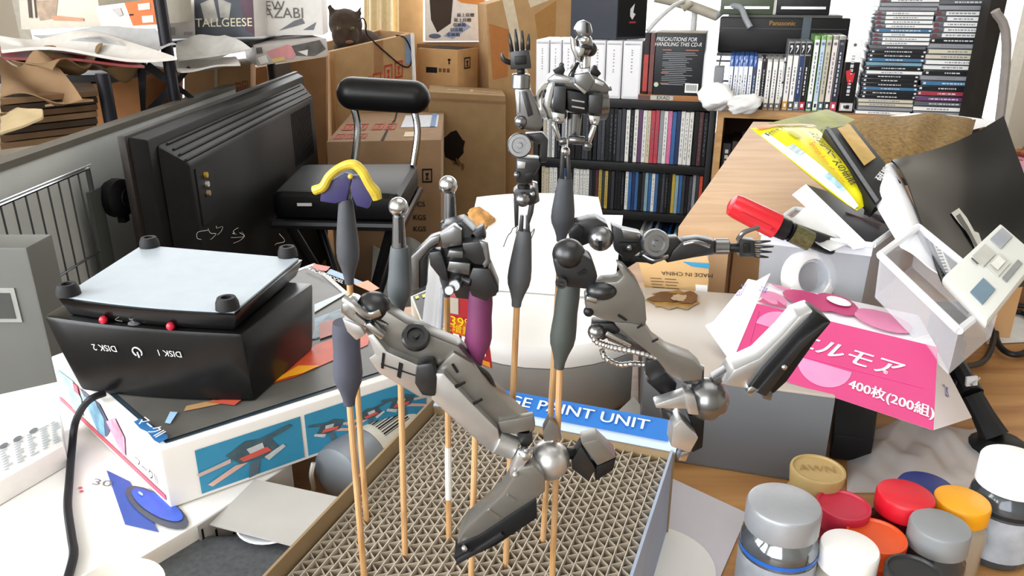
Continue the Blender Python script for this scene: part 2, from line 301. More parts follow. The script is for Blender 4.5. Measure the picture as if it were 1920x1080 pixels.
for k, (a, b, hx, lb, g) in enumerate(((1206, 1217, '24181a', 'thin black book leaning beside the disc carton', 'book'), (1217, 1227, '5a2f30', 'maroon book squeezed against the disc carton', 'book'))):
    u0, u1 = su(a, 120, .01), su(b, 120, .01); t = T('book', lb, g, sx((u0+u1)/2, .07, zc)); sbx(u0+.001, .01, zc, u1-.001, .14, zc+hh).build('cover', mat(hx, .5), t, .001)
    fr = FR(sx(u0+.001, .01, zc+hh), sx(u1-.001, .01, zc+hh), sx(u0+.001, .01, zc), .0006); pr(fr, [rect(0, .35, .9, .95)], mat('a8322a' if k == 0 else '6b3a35', .5), t, 'spine_print')
# ---------------------------------------------------------------- right wooden shelf with game cases and CD stacks
WO = -.10; zw = SP(1450, 210, WO).z; u0, u1 = su(1345, 215, WO), su(1850, 225, WO); WD = wood('a87c4c', 'c49a66', 6, .5)
t = T('wooden_shelf', 'light wooden open shelf carrying game cases and CD stacks', 'shelf', sx((u0+u1)/2, 0, FZ))
sbx(u0, WO, zw-.018, u1, WO+.3, zw).build('top_board', WD, t, .001); sbx(u0, WO, FZ, u0+.016, WO+.3, zw-.018).build('side_panel', WD, t); sbx(u1-.016, WO, FZ, u1, WO+.3, zw-.018).build('side_panel', WD, t)
sbx(u0+.016, WO, zw-.25, u1-.016, WO+.3, zw-.235).build('shelf_board', WD, t); sbx(u0+.016, WO+.295, FZ, u1-.016, WO+.3, zw-.018).build('back_panel', mat('3a2a20', .8), t)
for i, hx in enumerate(('201d22', '2a1a1c', '8d8d90', '34261f', '1c2534', '6b5a4a', '221a1a', '7a7a7d')):
    a = u0+.02+i*.022; t2 = T('book', 'book standing under the top of the wooden shelf', 'book', sx(a+.01, WO+.1, zw-.2345), 'books inside the wooden shelf'); hq = .15+.02*rnd.random()
    sbx(a, WO+.02, zw-.2345, a+.0195, WO+.16, zw-.235+hq).build('cover', mat(hx, .5), t2, .001); fr = FR(sx(a, WO+.02, zw-.235+hq), sx(a+.02, WO+.02, zw-.235+hq), sx(a, WO+.02, zw-.235), .0006)
    pr(fr, [rect(.3, .1+k*.09, .7, .16+k*.09) for k in range(6)], mat('c8c4bc', .6), t2, 'spine_print')
# game cases: px range, top py, colours (case, band, paper, foot), label
GC = []
for i in range(5): GC.append((1364+i*9, 1373+i*9, 92, '1d4f9c', 'e6e8ec', None, 'blue-topped white game case', 'blue-topped game cases'))
GC += [(1409, 1416, 93, '1d4f9c', '39415a', None, 'blue-topped game case with dark spine', None), (1416, 1425, 97, 'a8a8a6', 'eeeeec', None, 'white game case in clear box next to blue ones', None), (1426, 1433, 98, '3c3038', '1c1a20', None, 'slim black game case among white ones', None)]
for i in range(3): GC.append((1434+i*11, 1444+i*11, 99, 'b3b2ae', 'ecebe8', '6d6a63', 'white game case with grey foot mark', 'white game cases with grey feet'))
GC += [(1470, 1481, 66, '84868a', 'e9e7e4', 'd99a2c', 'grey-topped game case with orange foot', None), (1481, 1492, 66, '84868a', 'efeeee', '4a4c52', 'grey-topped white game case with dark foot', None), (1492, 1502, 66, '84868a', '1d3263', '9aa2ad', 'navy-spined game case with grey top', None), (1502, 1514, 66, '84868a', '17171c', 'c02645', 'black-spined game case with red foot', None),
       (1516, 1527, 53, '6a9a4e', 'eceef0', '39506e', 'green-topped white game case with blue foot', None), (1528, 1538, 53, '6a9a4e', 'b9cde6', 'dfe4ea', 'green-topped pale blue game case', None), (1538, 1549, 53, '7fa066', 'c3b9a8', '3f566f', 'green-topped beige game case', None), (1550, 1561, 53, '8c8a80', 'e3d8d6', '2c2c30', 'tall pinkish white game case', None), (1561, 1574, 53, '8c8a80', '20263a', 'c23a5a', 'tall navy game case with pink foot', None), (1577, 1607, 62, '2a2420', '0e0e10', 'b9b9bd', 'thick black game box with white top label', None)]
for a, b, py, hb, hp, hf, lb, g in GC:
    w0 = WO+.03; u0, u1 = su(a, 160, w0), su(b, 160, w0); hh = SP((a+b)/2, py+ (12 if py > 60 else 14), w0).z-zw; t = T('game_case', lb+' on the wooden shelf', 'game case', sx((u0+u1)/2, w0+.07, zw), g)
    sbx(u0+.0004, w0, zw, u1-.0004, w0+.135, zw+hh).build('case', mat(hb, .25, var=.1), t, .0015); fr = FR(sx(u0+.0004, w0, zw+hh), sx(u1-.0004, w0, zw+hh), sx(u0+.0004, w0, zw), .0008)
    big = b-a > 20; tb = .2 if py > 60 and py < 99 and hb in ('1d4f9c', '84868a') else .05
    pr(fr, [rect(.08, tb if not big else .3, .92, .98)], mat(hp, .35, var=.05), t, 'paper_spine')
    if hf: pr(fr, [rect(.08, .86, .92, .97)], mat(hf, .4), t, 'foot_mark', 2); pr(fr, [rect(.3, .89, .7, .94)], WHITE if hf not in ('b9b9bd', 'dfe4ea') else INK, t, 'rating_mark', 3)
    dark = sum(lin(hp)[:3]) < .6; ps = []; q = tb+.16
    while q < .75: e = q+.02+rnd.random()*.04; ps.append(rect(.40, q, .60, e)); q = e+.018
    pr(fr, ps, mat('c8ccd4', .5) if dark else mat('7a7e88', .5), t, 'spine_print', 2)
    if hb in ('84868a',): pr(fr, [rect(.08, .02, .92, .18)], mat('202227', .4), t, 'spine_band', 2); pr(fr, [[(.3, .05), (.7, .05), (.7, .1), (.35, .16), (.3, .16), (.6, .08), (.3, .08)]], WHITE, t, 'emblem', 3)
    if hb in ('6a9a4e', '7fa066', '8c8a80'): pr(fr, [[(.5+.3*math.cos(q*.7), .1+.02*math.sin(q*.7)) for q in range(9)]], mat('6d7075', .4), t, 'emblem', 3)
    if hb == '1d4f9c': pr(fr, [[(.35, .08), (.65, .06), (.65, .11), (.4, .16), (.35, .16)]], mat('a9c4e8', .4), t, 'emblem', 3)
    if big:
        pr(fr, [rect(.02, .0, .98, .3)], mat('eceef2', .4), t, 'top_label', 2); pr(fr, [[(.5+.1*math.cos(q*.63), .07+.022*math.sin(q*.63)) for q in range(10)]], mat('55585e', .4), t, 'emblem', 3)
        pr(fr, [[(.15, .42), (.5, .4), (.45, .47), (.75, .44), (.7, .58), (.45, .54), (.5, .62), (.3, .55)]], mat('c8222c', .4), t, 'emblem', 3); pr(fr, [rect(.2, .88, .5, .95)], WHITE, t, 'rating_mark', 3)
# two tall stacks of jewel cases
LS = 'gwggwwwwbwwwdkkbtkwkkkbkkccgw'; RS = 'wdgwwwwwkgccwwkgbkmudwg'
HX = {'g': '8d9096', 'w': 'e6e7e8', 'b': '39709a', 'd': '5b6066', 'k': '1b1c20', 't': '6f9fb2', 'c': 'cdc6b2', 'm': 'a03346', 'u': '6b3a72'}; HN = {'g': 'grey', 'w': 'white', 'b': 'blue', 'd': 'dark grey', 'k': 'black', 't': 'teal', 'c': 'cream', 'm': 'red', 'u': 'purple'}
for code, xa, xb, nm, lean, hhs in ((LS, 1606, 1712, 'jewel case stack beside the game cases', .03, None), (RS, 1713, 1832, 'jewel case stack beside the black post', .025, None)):
    w0 = WO+.02; u0, u1 = su(xa, 200, w0), su(xb, 200, w0); z = zw; n = len(code); ztop = SP(1700, -12, w0).z; hc = (ztop-zw)/n
    for i, c in enumerate(reversed(code)):
        o_ = lean*z*0+lean*(i/n)*.5+rnd.uniform(-.003, .003); dw = rnd.uniform(0, .006); hq = hc*(.93 if c != 'w' or rnd.random() < .6 else .95)
        t = T('jewel_case', '%s-spined flat CD case in the %s' % (HN[c], nm), 'CD', sx((u0+u1)/2+o_, w0+.06, z), '%s-spined cases in the %s' % (HN[c], nm))
        sbx(u0+o_, w0+dw, z, u1+o_, w0+dw+.124, z+hc*.97).build('case', mat('565b62' if c in 'wgc' else '2a2d33', .2, var=.1), t, .0006)
        fr = FR(sx(u0+o_, w0+dw, z+hc*.97), sx(u1+o_, w0+dw, z+hc*.97), sx(u0+o_, w0+dw, z), .0007); a0 = .18 if (c == 'w' and i > n*.45) else .02
        pr(fr, [rect(a0, .14, .985, .86)], mat(HX[c], .4, var=.04), t, 'spine_paper')
        if i > n*.45 and c == 'w' : pr(fr, [rect(.03, .2, .1, .8)], mat('70333c', .5), t, 'spine_tab', 1.5)
        a = .2+rnd.random()*.15; ps = []
        while a < .55+rnd.random()*.3: e = a+.01+rnd.random()*.05; ps.append(rect(a, .38, e, .62)); a = e+.014
        pr(fr, ps, mat('7c8088', .5) if c in 'wgct' else mat('cfd3d8', .5), t, 'spine_print', 2)
        if c in 'kbm': pr(fr, [rect(.04, .3, .08, .7), rect(.93, .3, .97, .7)], mat('d5d8dc', .4), t, 'logo_mark', 2)
        z += hc
# black radio behind the games, things on it, lamp arm, wire rack
w0 = WO+.19; u0, u1 = su(1348, 60, w0), su(1592, 60, w0); zb_ = SP(1470, 100, w0).z; zt_ = SP(1470, 33, w0).z
t = T('radio', 'long black radio with gold lettering behind the game cases', 'radio', sx((u0+u1)/2, w0+.06, zb_)); sbx(u0, w0, zb_, u1, w0+.12, zt_).build('body', mat('08080a', .4), t, .004)
fr = FR(sx(u0, w0, zt_), sx(u1, w0, zt_), sx(u0, w0, zb_), .0008); tx(fr, 'Panasonic', .49, .16, .016, mat('8a662c', .35, .4), t, sx=1.0, bold=.02); pr(fr, [rect(.02, .3, .98, .32)], mat('2f3135', .3), t, 'seam_line')
sbx(u0+.02, w0-.002, zt_, u1-.02, w0+.11, zt_+.006).build('top_rim', mat('4a4a48', .6), t); sbx(u0+.2, w0-.004, zb_+.005, u0+.22, w0, zt_).build('aerial_strap', mat('3c4a55', .3), t)
t = T('wire_rack', 'thin wire rack holding up the black radio', 'rack', sx((u0+u1)/2, w0+.05, zw)); 
for i in range(9): a = u0+(u1-u0)*i/8; MB().cyl(sx(a, w0-.01+.004*i % .01, zw), sx(a+.012, w0-.01, zb_-.001), .0022, n=6).build('upright_wire', mat('55585c', .35, .6), t)
for zz in (zw+.05, zw+.1, zb_-.006): MB().cyl(sx(u0, w0-.013, zz), sx(u1, w0-.013, zz), .0025, n=6).build('cross_wire', mat('55585c', .35, .6), t)
for zz in (zb_-.004,): sbx(u0, w0-.01, zz, u1, w0+.12, zz+.003).build('rack_tray', mat('55585c', .35, .6), t)
for a, b, hx, lb in ((1350, 1450, '3f4b38', 'dusty dark green plastic case lying on the black radio'), (1456, 1556, '1a1b1e', 'black player with chrome edge lying on the radio')):
    u0, u1 = su(a, 20, w0), su(b, 20, w0); t = T('audio_player', lb, 'player', sx((u0+u1)/2, w0+.05, zt_+.006)); sbx(u0, w0, zt_+.006, u1, w0+.1, zt_+.06).build('body', mat(hx, .4), t, .004)
    sbx(u0+.01, w0-.003, zt_+.02, u1-.01, w0, zt_+.026).build('trim_strip', CHROME, t); sbx(u0+.02, w0+.01, zt_+.06, u1-.03, w0+.08, zt_+.075).build('lid', mat('7e8288', .3, .6), t, .003)
t = T('lamp_arm', 'white tubular desk lamp arm bending over the disc carton', 'lamp', sx(su(1300, 40, .1), .2, zt)); LM = mat('c9cbcc', .35); s = lambda a, b, c: SP(a, b, c)
MB().tube([s(1214, 58, .0), s(1235, 35, .02), s(1262, 12, .05), s(1282, 2, .1)], .0055, 10).build('front_tube', LM, t); MB().tube([s(1228, -6, .1), s(1285, 8, .12), s(1345, 30, .13)], .013, 12).build('thick_arm', mat('aaa498', .5), t)
MB().tube([s(1340, 34, .13), s(1366, 14, .1), s(1388, 14, .08), s(1398, 35, .06), s(1407, 52, .05)], .0075, 10).build('bent_tube', mat('8f9499', .4), t); MB().cyl(s(1278, 14, .11), s(1294, 2, .11), .014).build('joint', mat('b8b3a4', .5), t)
MB().cyl(sx(su(1300, 40, .13), .155, zt), sx(su(1300, 40, .13), .155, SP(1300, 12, .13).z), .008).build('post', LM, t)
# small grey boxes and crumpled cloth in front
u0, u1 = su(1338, 150, 0), su(1356, 150, 0); t = tag(sbx(u0, -.02, zw, u1, .04, SP(1347, 125).z).build('small_box', mat('85878a', .6), None, .001), 'small grey cardboard box between disc carton and games', 'box')
def crump(cx, cy, rx, ry, h, seed, z0, n=22, m=14):
    r_ = random.Random(seed); ph = [(r_.uniform(0, 6), r_.uniform(0, 6), r_.uniform(1, 4), r_.uniform(1, 5)) for _ in range(7)]
    def fn(a, b):
        q = 2*math.pi*a; e = math.pi*(b-.5)*.98; k = 1+sum(.07*math.sin(p[0]+p[2]*q*1.0//1+p[3]*e*2+math.sin(q*round(p[2]))*1.5+p[1]) for p in ph); return (cx+rx*k*math.cos(e)*math.cos(q), cy+ry*k*math.cos(e)*math.sin(q), max(z0, z0+h*.42+h*.58*k*math.sin(e)))
    return fn
def crumple(name, c, rx, ry, h, seed, mt, label, cat, n=40, m=20):
    r_ = random.Random(seed); pl = [(V((r_.uniform(-1, 1), r_.uniform(-1, 1), r_.uniform(-1, 1))).normalized(), r_.uniform(.6, 1.)) for _ in range(16)]; mb = MB(); vs = []; c = V(c)
    for j in range(m+1):
        for i in range(n):
            q = 2*math.pi*i/n; e = math.pi*(j/m-.5); d = V((math.cos(e)*math.cos(q), math.cos(e)*math.sin(q), math.sin(e))); k = 1.15
            for nn, dd in pl:
                x = d.dot(nn)
                if x > .01: k = min(k, dd/x)
            k *= 1+.05*math.sin(7*d.x+5*d.y+seed)+.04*math.sin(13*d.z-9*d.x)
            vs.append(V((c.x+rx*k*d.x, c.y+ry*k*d.y, max(c.z, c.z+h*.45+h*.55*k*d.z))))
    mb.add(vs, [(j*n+i, j*n+(i+1) % n, (j+1)*n+(i+1) % n, (j+1)*n+i) for j in range(m) for i in range(n)]); return tag(mb.build(name, mt, sharp=50), label, cat)
cc = PY(1352, 205, 1.86); crumple('crumpled_cloth', (cc.x, cc.y+.02, zw+.001), .05, .035, .062, 3, mat('eeeeee', .9, var=.02), 'crumpled white cloth lying at the corner of the wooden shelf', 'cloth')
cc = PY(1392, 200, 1.84); crumple('crumpled_cloth', (cc.x+.005, cc.y+.0, zw+.001), .042, .03, .045, 8, mat('e2e2e2', .9, var=.02), 'smaller crumpled white cloth against the blue-topped game cases', 'cloth')
# black post and stick at the right
a, b = PY(1838, 100, 1.70), PY(1868, 100, 1.70)
tag(MB().box(a.x, 1.70, FZ, b.x, 1.735, .62).build('wooden_post', mat('1d1813', .6, var=.3, scale=12), None, .003), 'dark rough wooden post standing beside the CD stacks', 'post')
a, b = PY(1866, 20, 1.64), PY(1905, 222, 1.64); tag(MB().tube([a, (a+b)/2, b+V((0, 0, -.4))], .009, 8).build('wooden_stick', mat('8b8580', .7), None), 'grey wooden stick leaning by the bright window', 'stick')
# ================================================================ left and middle background: cartons, product boxes, cat, chair, television
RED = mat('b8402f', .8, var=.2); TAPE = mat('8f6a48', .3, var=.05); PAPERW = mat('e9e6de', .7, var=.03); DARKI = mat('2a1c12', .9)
def stamp(fr, a, b, w_, h_, mt, t, k=1.5):   # a framed handling mark
    e = .12; pr(fr, [rect(a, b, a+w_, b+h_*e), rect(a, b+h_*(1-e), a+w_, b+h_), rect(a, b, a+w_*e, b+h_), rect(a+w_*(1-e), b, a+w_, b+h_), [(a+w_*.3, b+h_*.3), (a+w_*.7, b+h_*.3), (a+w_*.55, b+h_*.6), (a+w_*.7, b+h_*.8), (a+w_*.3, b+h_*.8), (a+w_*.45, b+h_*.6)]], mt, t, 'handling_mark', k)
# a tall pile of plain cartons at the back carries the upper ones
def support(x0, x1, y0, y1, zt_, lb, h='9c7650'): 
    t = T('storage_carton', lb, 'box', ((x0+x1)/2, (y0+y1)/2, FZ)); MB().box(x0, y0, FZ, x1, y1, zt_).build('body', cardm(h), t, .003); MB().box((x0+x1)/2-.025, y0-.0012, zt_-.15, (x0+x1)/2+.025, y0, zt_).build('tape', TAPE, t); return t
# carton under the chair back, with printed quantities
t, fr, top, rt, lf = carton('shipping_carton', 'brown shipping carton with weight lines printed behind the folding chair', (612, 266), (827, 262), (827, 640), (640, 640), 2.06, 2.08, .52, '8f7152')
for s_, py in (('PCS', 376), ('KGS', 400), ('KGS', 421)): tx(fr, s_, .80, (py-264)/376, .020, INK, t, bold=.02)
stamp(fr, .83, .13, .09, .065, INK, t); 
for a in (.05, .17, .33, .45): stamp(top, a, .45, .1, .22, RED, t)
for a in (.04, .14, .24): stamp(top, a, .78, .08, .15, RED, t)
pr(top, [[(.48, 0), (.5, 0), (.52, .35), (.49, .6), (.5, 1), (.47, 1), (.475, .6), (.5, .3)]], DARKI, t, 'torn_slit'); pr(top, [rect(.6, .15, .95, .6)], mat('c9ccd2', .5), t, 'address_label'); pr(top, [rect(.88, .1, .93, .6)], mat('5f7fae', .5), t, 'label_strip', 2); pr(top, [rect(.66, .75, .78, .9)], mat('d2bb98', .7), t, 'sticker')
# big carton with a hole to the right of it
t, fr, top, rt, lf = carton('worn_carton', 'large worn carton with a torn hole in its side', (803, 172), (948, 180), (948, 640), (803, 640), 2.60, 2.62, .20, '9c7f58')
r_ = random.Random(4); hole = [(.32+(.16+r_.uniform(-.05, .05))*math.cos(q*.449), .20+(.055+r_.uniform(-.018, .018))*math.sin(q*.449)) for q in range(14)]; pr(fr, [hole], mat('1c130c', .95), t, 'torn_hole')
mb = MB()
for q in range(9): a, b = .28+r_.uniform(0, .15), .235+r_.uniform(0, .035); mb.poly([fr.pt(a, b, 1.5), fr.pt(a+.05, b+.005, 9), fr.pt(a+.02, b+.022, 1.5)])
mb.build('torn_shreds', mat('8a6a4a', .9), t); pr(top, [rect(.25, .55, .38, .66), [(.55, .4), (.6, .35), (.58, .7), (.54, .75)], rect(.7, .62, .9, .7)], mat('b9a488', .7), t, 'worn_patch'); pr(fr, [rect(.0, .02, 1, .03)], TAPE, t, 'tape')
# open carton above, left: cat lies in it
t, fr, top, rt, lf = carton('open_carton', 'open brown carton with red handling stamps and a cat inside', (618, 97), (774, 62), (774, 640), (632, 640), 2.64, 2.80, .03, 'b59368'); W1 = PY(618, 97, 2.64); W2 = PY(774, 62, 2.80)
nn = V((-(W2-W1).y, (W2-W1).x, 0)).normalized()*.30
MB().hexa([V((p.x, p.y, FZ)) for p in (W1+nn*.9, W2+nn*.9, W2+nn, W1+nn)]+[W1+nn*.9, W2+nn*.9, W2+nn, W1+nn]).build('back_wall_flap', KRAFT, t)
MB().hexa([V((p.x, p.y, FZ)) for p in (W1, W1+nn, W1+nn+V((.012, 0, 0)), W1+V((.012, 0, 0)))]+[W1, W1+nn, W1+nn+V((.012, 0, 0)), W1+V((.012, 0, 0))]).build('side_wall_flap', KRAFT, t)
MB().hexa([V((p.x, p.y, FZ)) for p in (W2-V((.012, 0, 0)), W2+nn-V((.012, 0, 0)), W2+nn, W2)]+[W2-V((.012, 0, 0)), W2+nn-V((.012, 0, 0)), W2+nn, W2]).build('side_wall_flap', KRAFT, t)
zc_ = W1.z-.12; MB().hexa([V((p.x, p.y, zc_-.01)) for p in (W1+nn*.08, W2+nn*.08, W2+nn*.9, W1+nn*.9)]+[V((p.x, p.y, zc_)) for p in (W1+nn*.08, W2+nn*.08, W2+nn*.9, W1+nn*.9)]).build('contents_board', cardm('7d5d3f'), t)
for a, b in ((.38, .1), (.5, .092), (.64, .075), (.77, .07)): stamp(fr, a, b, .1, .05, RED, t)
pr(fr, [rect(.52, 0, .63, .1)], mat('a1764f', .35), t, 'tape'); pr(fr, [rect(.9, .005, .98, .085)], mat('7f93b3', .6), t, 'blue_print')
# the cat: one skinned body
def cat():
    Yc = 2.80; P_ = lambda x, y, d=0: PY(x, y, Yc+d); mb = MB()
    for x, y, d, r, sc in ((648, 46, 0, .056, (1.05, 1, .95)), (648, 66, -.03, .046, (1.05, 1, 1)), (652, 78, -.05, .032, (1.1, 1, .8)), (655, 100, .02, .062, (1, 1, 1)), (682, 92, .06, .075, (1, 1, .9)), (712, 98, .08, .068, (1.2, 1, .8)), (738, 108, .08, .045, (1.2, 1, .8)), (664, 118, -.02, .045, (1, 1, 1)), (630, 112, -.02, .035, (1, 1, 1))): mb.ball(P_(x, y, d), r, 16, sc)
    for x0, x1, x2, y2 in ((616, 642, 613, 2), (654, 680, 677, 8)): mb.add([P_(x0, 46, -.015), P_(x1, 26, -.015), P_(x2, y2, .0), P_((x0+x1)/2, 38, .035)], [(0, 1, 2), (1, 3, 2), (3, 0, 2), (0, 3, 1)])
    o = mb.build('cat', INK); m = o.modifiers.new('r', 'REMESH'); m.mode = 'VOXEL'; m.voxel_size = .006; s_ = o.modifiers.new('s', 'SMOOTH'); s_.iterations = 3; s_.factor = .5
    dg = bpy.context.evaluated_depsgraph_get(); me2 = bpy.data.meshes.new_from_object(o.evaluated_get(dg)); vs = [v.co+o.location for v in me2.vertices]; fs = [tuple(p.vertices) for p in me2.polygons]; bpy.data.objects.remove(o)
    mb = MB(); mb.add(vs, fs); FUR = mat('3a2a1e', .9, var=.4, scale=45, bump=.4); o = tag(mb.build('cat', FUR, sharp=80), 'dark brown cat with pointed ears peeking out of the open carton', 'cat')
    e = MB(); e.ball(P_(655, 79, -.083), .010, sc=(1.3, 1, .7)); e.build('muzzle', mat('7a523c', .8), o)
    for x, y in ((636, 54), (660, 54)): e = MB(); e.ball(P_(x, y, -.064), .008, 10); e.build('eye', mat('4a4a1e', .15), o)
    return o
cat()
# a second open carton, a white product box, a standing cardboard panel and a taped carton by the window
t, fr, top, rt, lf = carton('small_carton', 'small orange brown carton with a black stamp beside the window', (783, 90), (858, 94), (858, 640), (783, 640), 2.90, 2.82, .14, 'c09766')
pr(fr, [rect(.22, .055, .5, .072)], INK, t, 'maker_plate'); pr(fr, [rect(.54+.1*k, .057, .61+.1*k, .069) for k in range(3)], mat('6a4a2c', .7), t, 'small_print'); pr(fr, [[(.75, .03), (.8, .026), (.85, .03), (.81, .034), (.82, .044), (.78, .044), (.78, .034)]], INK, t, 'palm_mark'); stamp(rt, .3, .025, .3, .035, INK, t)
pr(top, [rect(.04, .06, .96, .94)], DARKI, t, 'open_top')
t, fr, top, rt, lf = carton('printed_box', 'white printed box with rows of black characters and blue swoosh', (795, -60), (912, -60), (912, 77), (797, 77), 3.08, 3.10, .08, mt=mat('e8e2da', .6))
pr(fr, [[(.08, .4), (.46, .4), (.42, .75), (.2, .88), (.1, .7)]], mat('3a2a20', .7), t, 'picture'); pr(fr, [[(.3, .93), (.6, .72), (.75, .8), (.45, .97)]], mat('9aa6c4', .6), t, 'picture'); pr(fr, [[(.45, .4), (.98, .4), (.95, .5), (.6, .47)]], mat('d98a3c', .6), t, 'picture')
for k, s_ in enumerate(('最上段棚', '最上段棚', '収納箱', '引出箱', '収納箱')): tx(fr, s_, .66-.05*k, .64+.068*k, .015, INK, t, sx=1.1, bold=.02)
pr(fr, [[(.16+.1*math.cos(q*.52), .93+.035*math.sin(q*.52)) for q in range(12)]], mat('53617a', .5), t, 'badge'); pr(fr, [rect(.92, .88, 1, .97)], mat('c8323c', .5), t, 'red_mark')
zz = FZ; MB_ = MB().box(-.36, 3.06, FZ, -.10, 3.2, PY(850, 78, 3.09).z-.006).build('added_packing_carton', cardm('8d6a45'), None, .003); tag(MB_, 'added tall plain carton holding up the white printed box', 'box')  # carton added only to carry the printed box
mb = MB(); fbox(mb, (748, -60), (793, -60), (797, 640), (752, 640), 3.2, 3.22, .012); tag(mb.build('cardboard_panel', cardm('c09a6a'), None), 'tall tan cardboard panel standing by the curtain', 'panel')
t, fr, top, rt, lf = carton('taped_carton', 'tan carton crossed by pale packing tape behind the raised arm', (912, 8), (1075, -40), (1075, 640), (930, 640), 2.84, 2.90, .2, 'b08c60')
TP = mat('d6c6ab', .35, var=.1); pr(fr, [[(.18, 0), (.3, 0), (.5, .25), (.4, .25)], [(.45, 0), (.95, 0), (.9, .03), (.5, .04)]], TP, t, 'packing_tape'); pr(fr, [[(.02, .05), (.25, .08), (.22, .2), (.05, .2)]], mat('b0713a', .8), t, 'torn_patch'); pr(fr, [[(.55, .06), (.8, .04), (.78, .14), (.6, .15)]], mat('a3773f', .8), t, 'torn_patch')
# curtain strip
mb = MB(); mb.grid(lambda a, b: PY(682+a*66, -80, 3.24)*(1-b)+V((PY(682+a*66, 300, 3.24).x, 3.24, FZ+.3))*b+V((0, .02*math.sin(a*22), 0)), 40, 2, (0, .004, 0)); c_ = mb.build('curtain', mat('efe3c2', .8, alpha=1.)); tag(c_, 'cream curtain hanging in folds in the bright window', 'curtain')
t = tag(MB().tube([PY(773, 62, 2.635), V((PY(773, 62, 2.635).x, 2.635, FZ))], .006, 8).build('metal_pole', mat('e8e6e2', .4), None), 'thin white pole standing against the open carton', 'pole')
ycd = lambda x, y: PY(x, y, 2.64+(x-618)/156*.16-.008)
tag(MB().tube([PY(672, 40, 2.70), PY(680, 34, 2.66), PY(686, 45, 2.66), PY(687, 62, 2.67), ycd(700, 77), ycd(725, 100), ycd(752, 122), ycd(768, 124), ycd(772, 100), ycd(760, 72), PY(742, 66, 2.78)], .0025, 6).build('thin_cable', INK, None), 'thin black cable looping over the open carton', 'cable')
# ---------------------------------------------------------------- left shelf unit with boxes and papers
zs = PY(300, 128, 1.72).z; SLB = mat('131318', .5)
t = T('rack_shelf', 'black metal rack piled with papers and model boxes', 'shelf', (-1.0, 1.9, FZ))
pz = PY(316, 110, 1.66); MB().cyl((pz.x, 1.66, FZ), (pz.x, 1.66, .55), .0125, n=14).build('post', mat('15151c', .35), t); pz2 = PY(192, 195, 1.5); MB().cyl((pz2.x, 1.52, FZ), (pz2.x, 1.52, PY(172, 140, 1.5).z), .013, n=14).build('post', mat('15151c', .35), t)
MB().box(-1.75, 1.70, zs-.03, -.86, 1.9, zs-.012).build('shelf_board', SLB, t)
for a, b in (((268, 214), (355, 127)), ((277, 118), (361, 185)), ((270, 118), (268, 214))):
    p, q = PY(*a, 1.70), PY(*b, 1.70); d = (q-p).normalized(); n_ = V((d.z, 0, -d.x))*.012; MB().prism([p-n_*.25, p+n_*1.3, q+n_*.35, q-n_*.35], (0, .004, 0)).build('cross_brace', SLB, t)
for x in (-1.7,): MB().cyl((x, 1.56, FZ), (x, 1.56, .55), .0125).build('post', SLB, t)
for x in (-1.7, pz.x): MB().cyl((x, 2.36, FZ), (x, 2.36, .55), .0125).build('post', SLB, t)
zu = PY(400, 70, 1.88).z; MB().box(-1.0, 1.87, zu-.022, -.605, 2.37, zu-.009).build('shelf_board', SLB, t)
def prod(name, lb, tl, tr, br, bl, y0, y1, dep, hx): return carton(name, lb, tl, tr, br, bl, y0, y1, dep, cat='box', mt=mat(hx, .45, var=.05), bev=.001)
# tall geese box
t, fr, top, rt, lf = prod('model_kit_box', 'upright model box with dark robot art and white side strip', (308, -60), (472, -60), (478, 70), (312, 73), 1.88, 1.88, .15, 'e6e3e2')
pr(fr, [rect(.33, 0, 1, .99)], mat('3a3f49', .5, var=.5, scale=14), t, 'cover_art'); pr(fr, [[(.4, .5), (.55, .42), (.6, .75), (.45, .8)], [(.6, .42), (.75, .5), (.72, .72), (.62, .7)]], mat('a9a7a0', .5, var=.3, scale=40), t, 'cover_art', 1.5); pr(fr, [[(.85, .42), (1, .45), (1, .95), (.9, .9)]], mat('4a2a3c', .5, var=.3, scale=20), t, 'cover_art', 1.5)
tx(fr, 'TALLGEESE', .66, .78, .027, mat('e9e2c2', .4), t, sx=.95); pr(fr, [rect(.05, .62+.03*k, .28, .635+.03*k) for k in range(5)]+[rect(.02, .55, .08, .75), rect(.02, .83, .1, .95), rect(.2, .9, .3, .95)], mat('b9b4b6', .6), t, 'small_print')
t, fr, top, rt, lf = prod('model_kit_box', 'white model box with grey fighter drawings and stacked title', (480, -60), (600, -60), (606, 66), (488, 66), 1.98, 2.0, .15, 'e9e7e4')
pr(fr, [[(.3, .93), (.55, .78), (.68, .74), (.72, .82), (.5, .88)], [(.68, .92), (.9, .8), (.85, .92)]], mat('6e7078', .5), t, 'drawing'); tx(fr, 'NEW', .18, .56, .03, mat('6a6662', .5), t); tx(fr, 'SAZABI', .34, .67, .034, mat('6a6662', .5), t); pr(fr, [rect(.02, .5, .09, .95)], mat('7b5f75', .5), t, 'side_stripe')
t, fr, top, rt, lf = prod('model_kit_box', 'flat model box with pink and grey robot art beneath white box', (476, 86), (612, 72), (616, 104), (482, 124), 1.86, 1.93, .2, 'b5b0ac')
pr(fr, [[(.15, .35), (.45, .1), (.6, .4), (.5, .9), (.2, .7)]], mat('c98a8c', .5, var=.2, scale=40), t, 'cover_art'); pr(fr, [[(.5, .2), (.9, .05), (.97, .6), (.8, .9), (.55, .75)], [(.02, .1), (.1, .1), (.1, .4), (.02, .4)]], mat('55524f', .5, var=.5, scale=50), t, 'cover_art', 1.5); pr(fr, [[(.02, .6), (.14, .5), (.16, .9), (.05, .95)], [(.58, .55), (.72, .5), (.7, .85)]], mat('dcdad6', .5), t, 'cover_art', 2); pr(fr, [[(.2, .75), (.38, .72), (.4, .9), (.22, .95)]], mat('c9b070', .5), t, 'cover_art', 2)
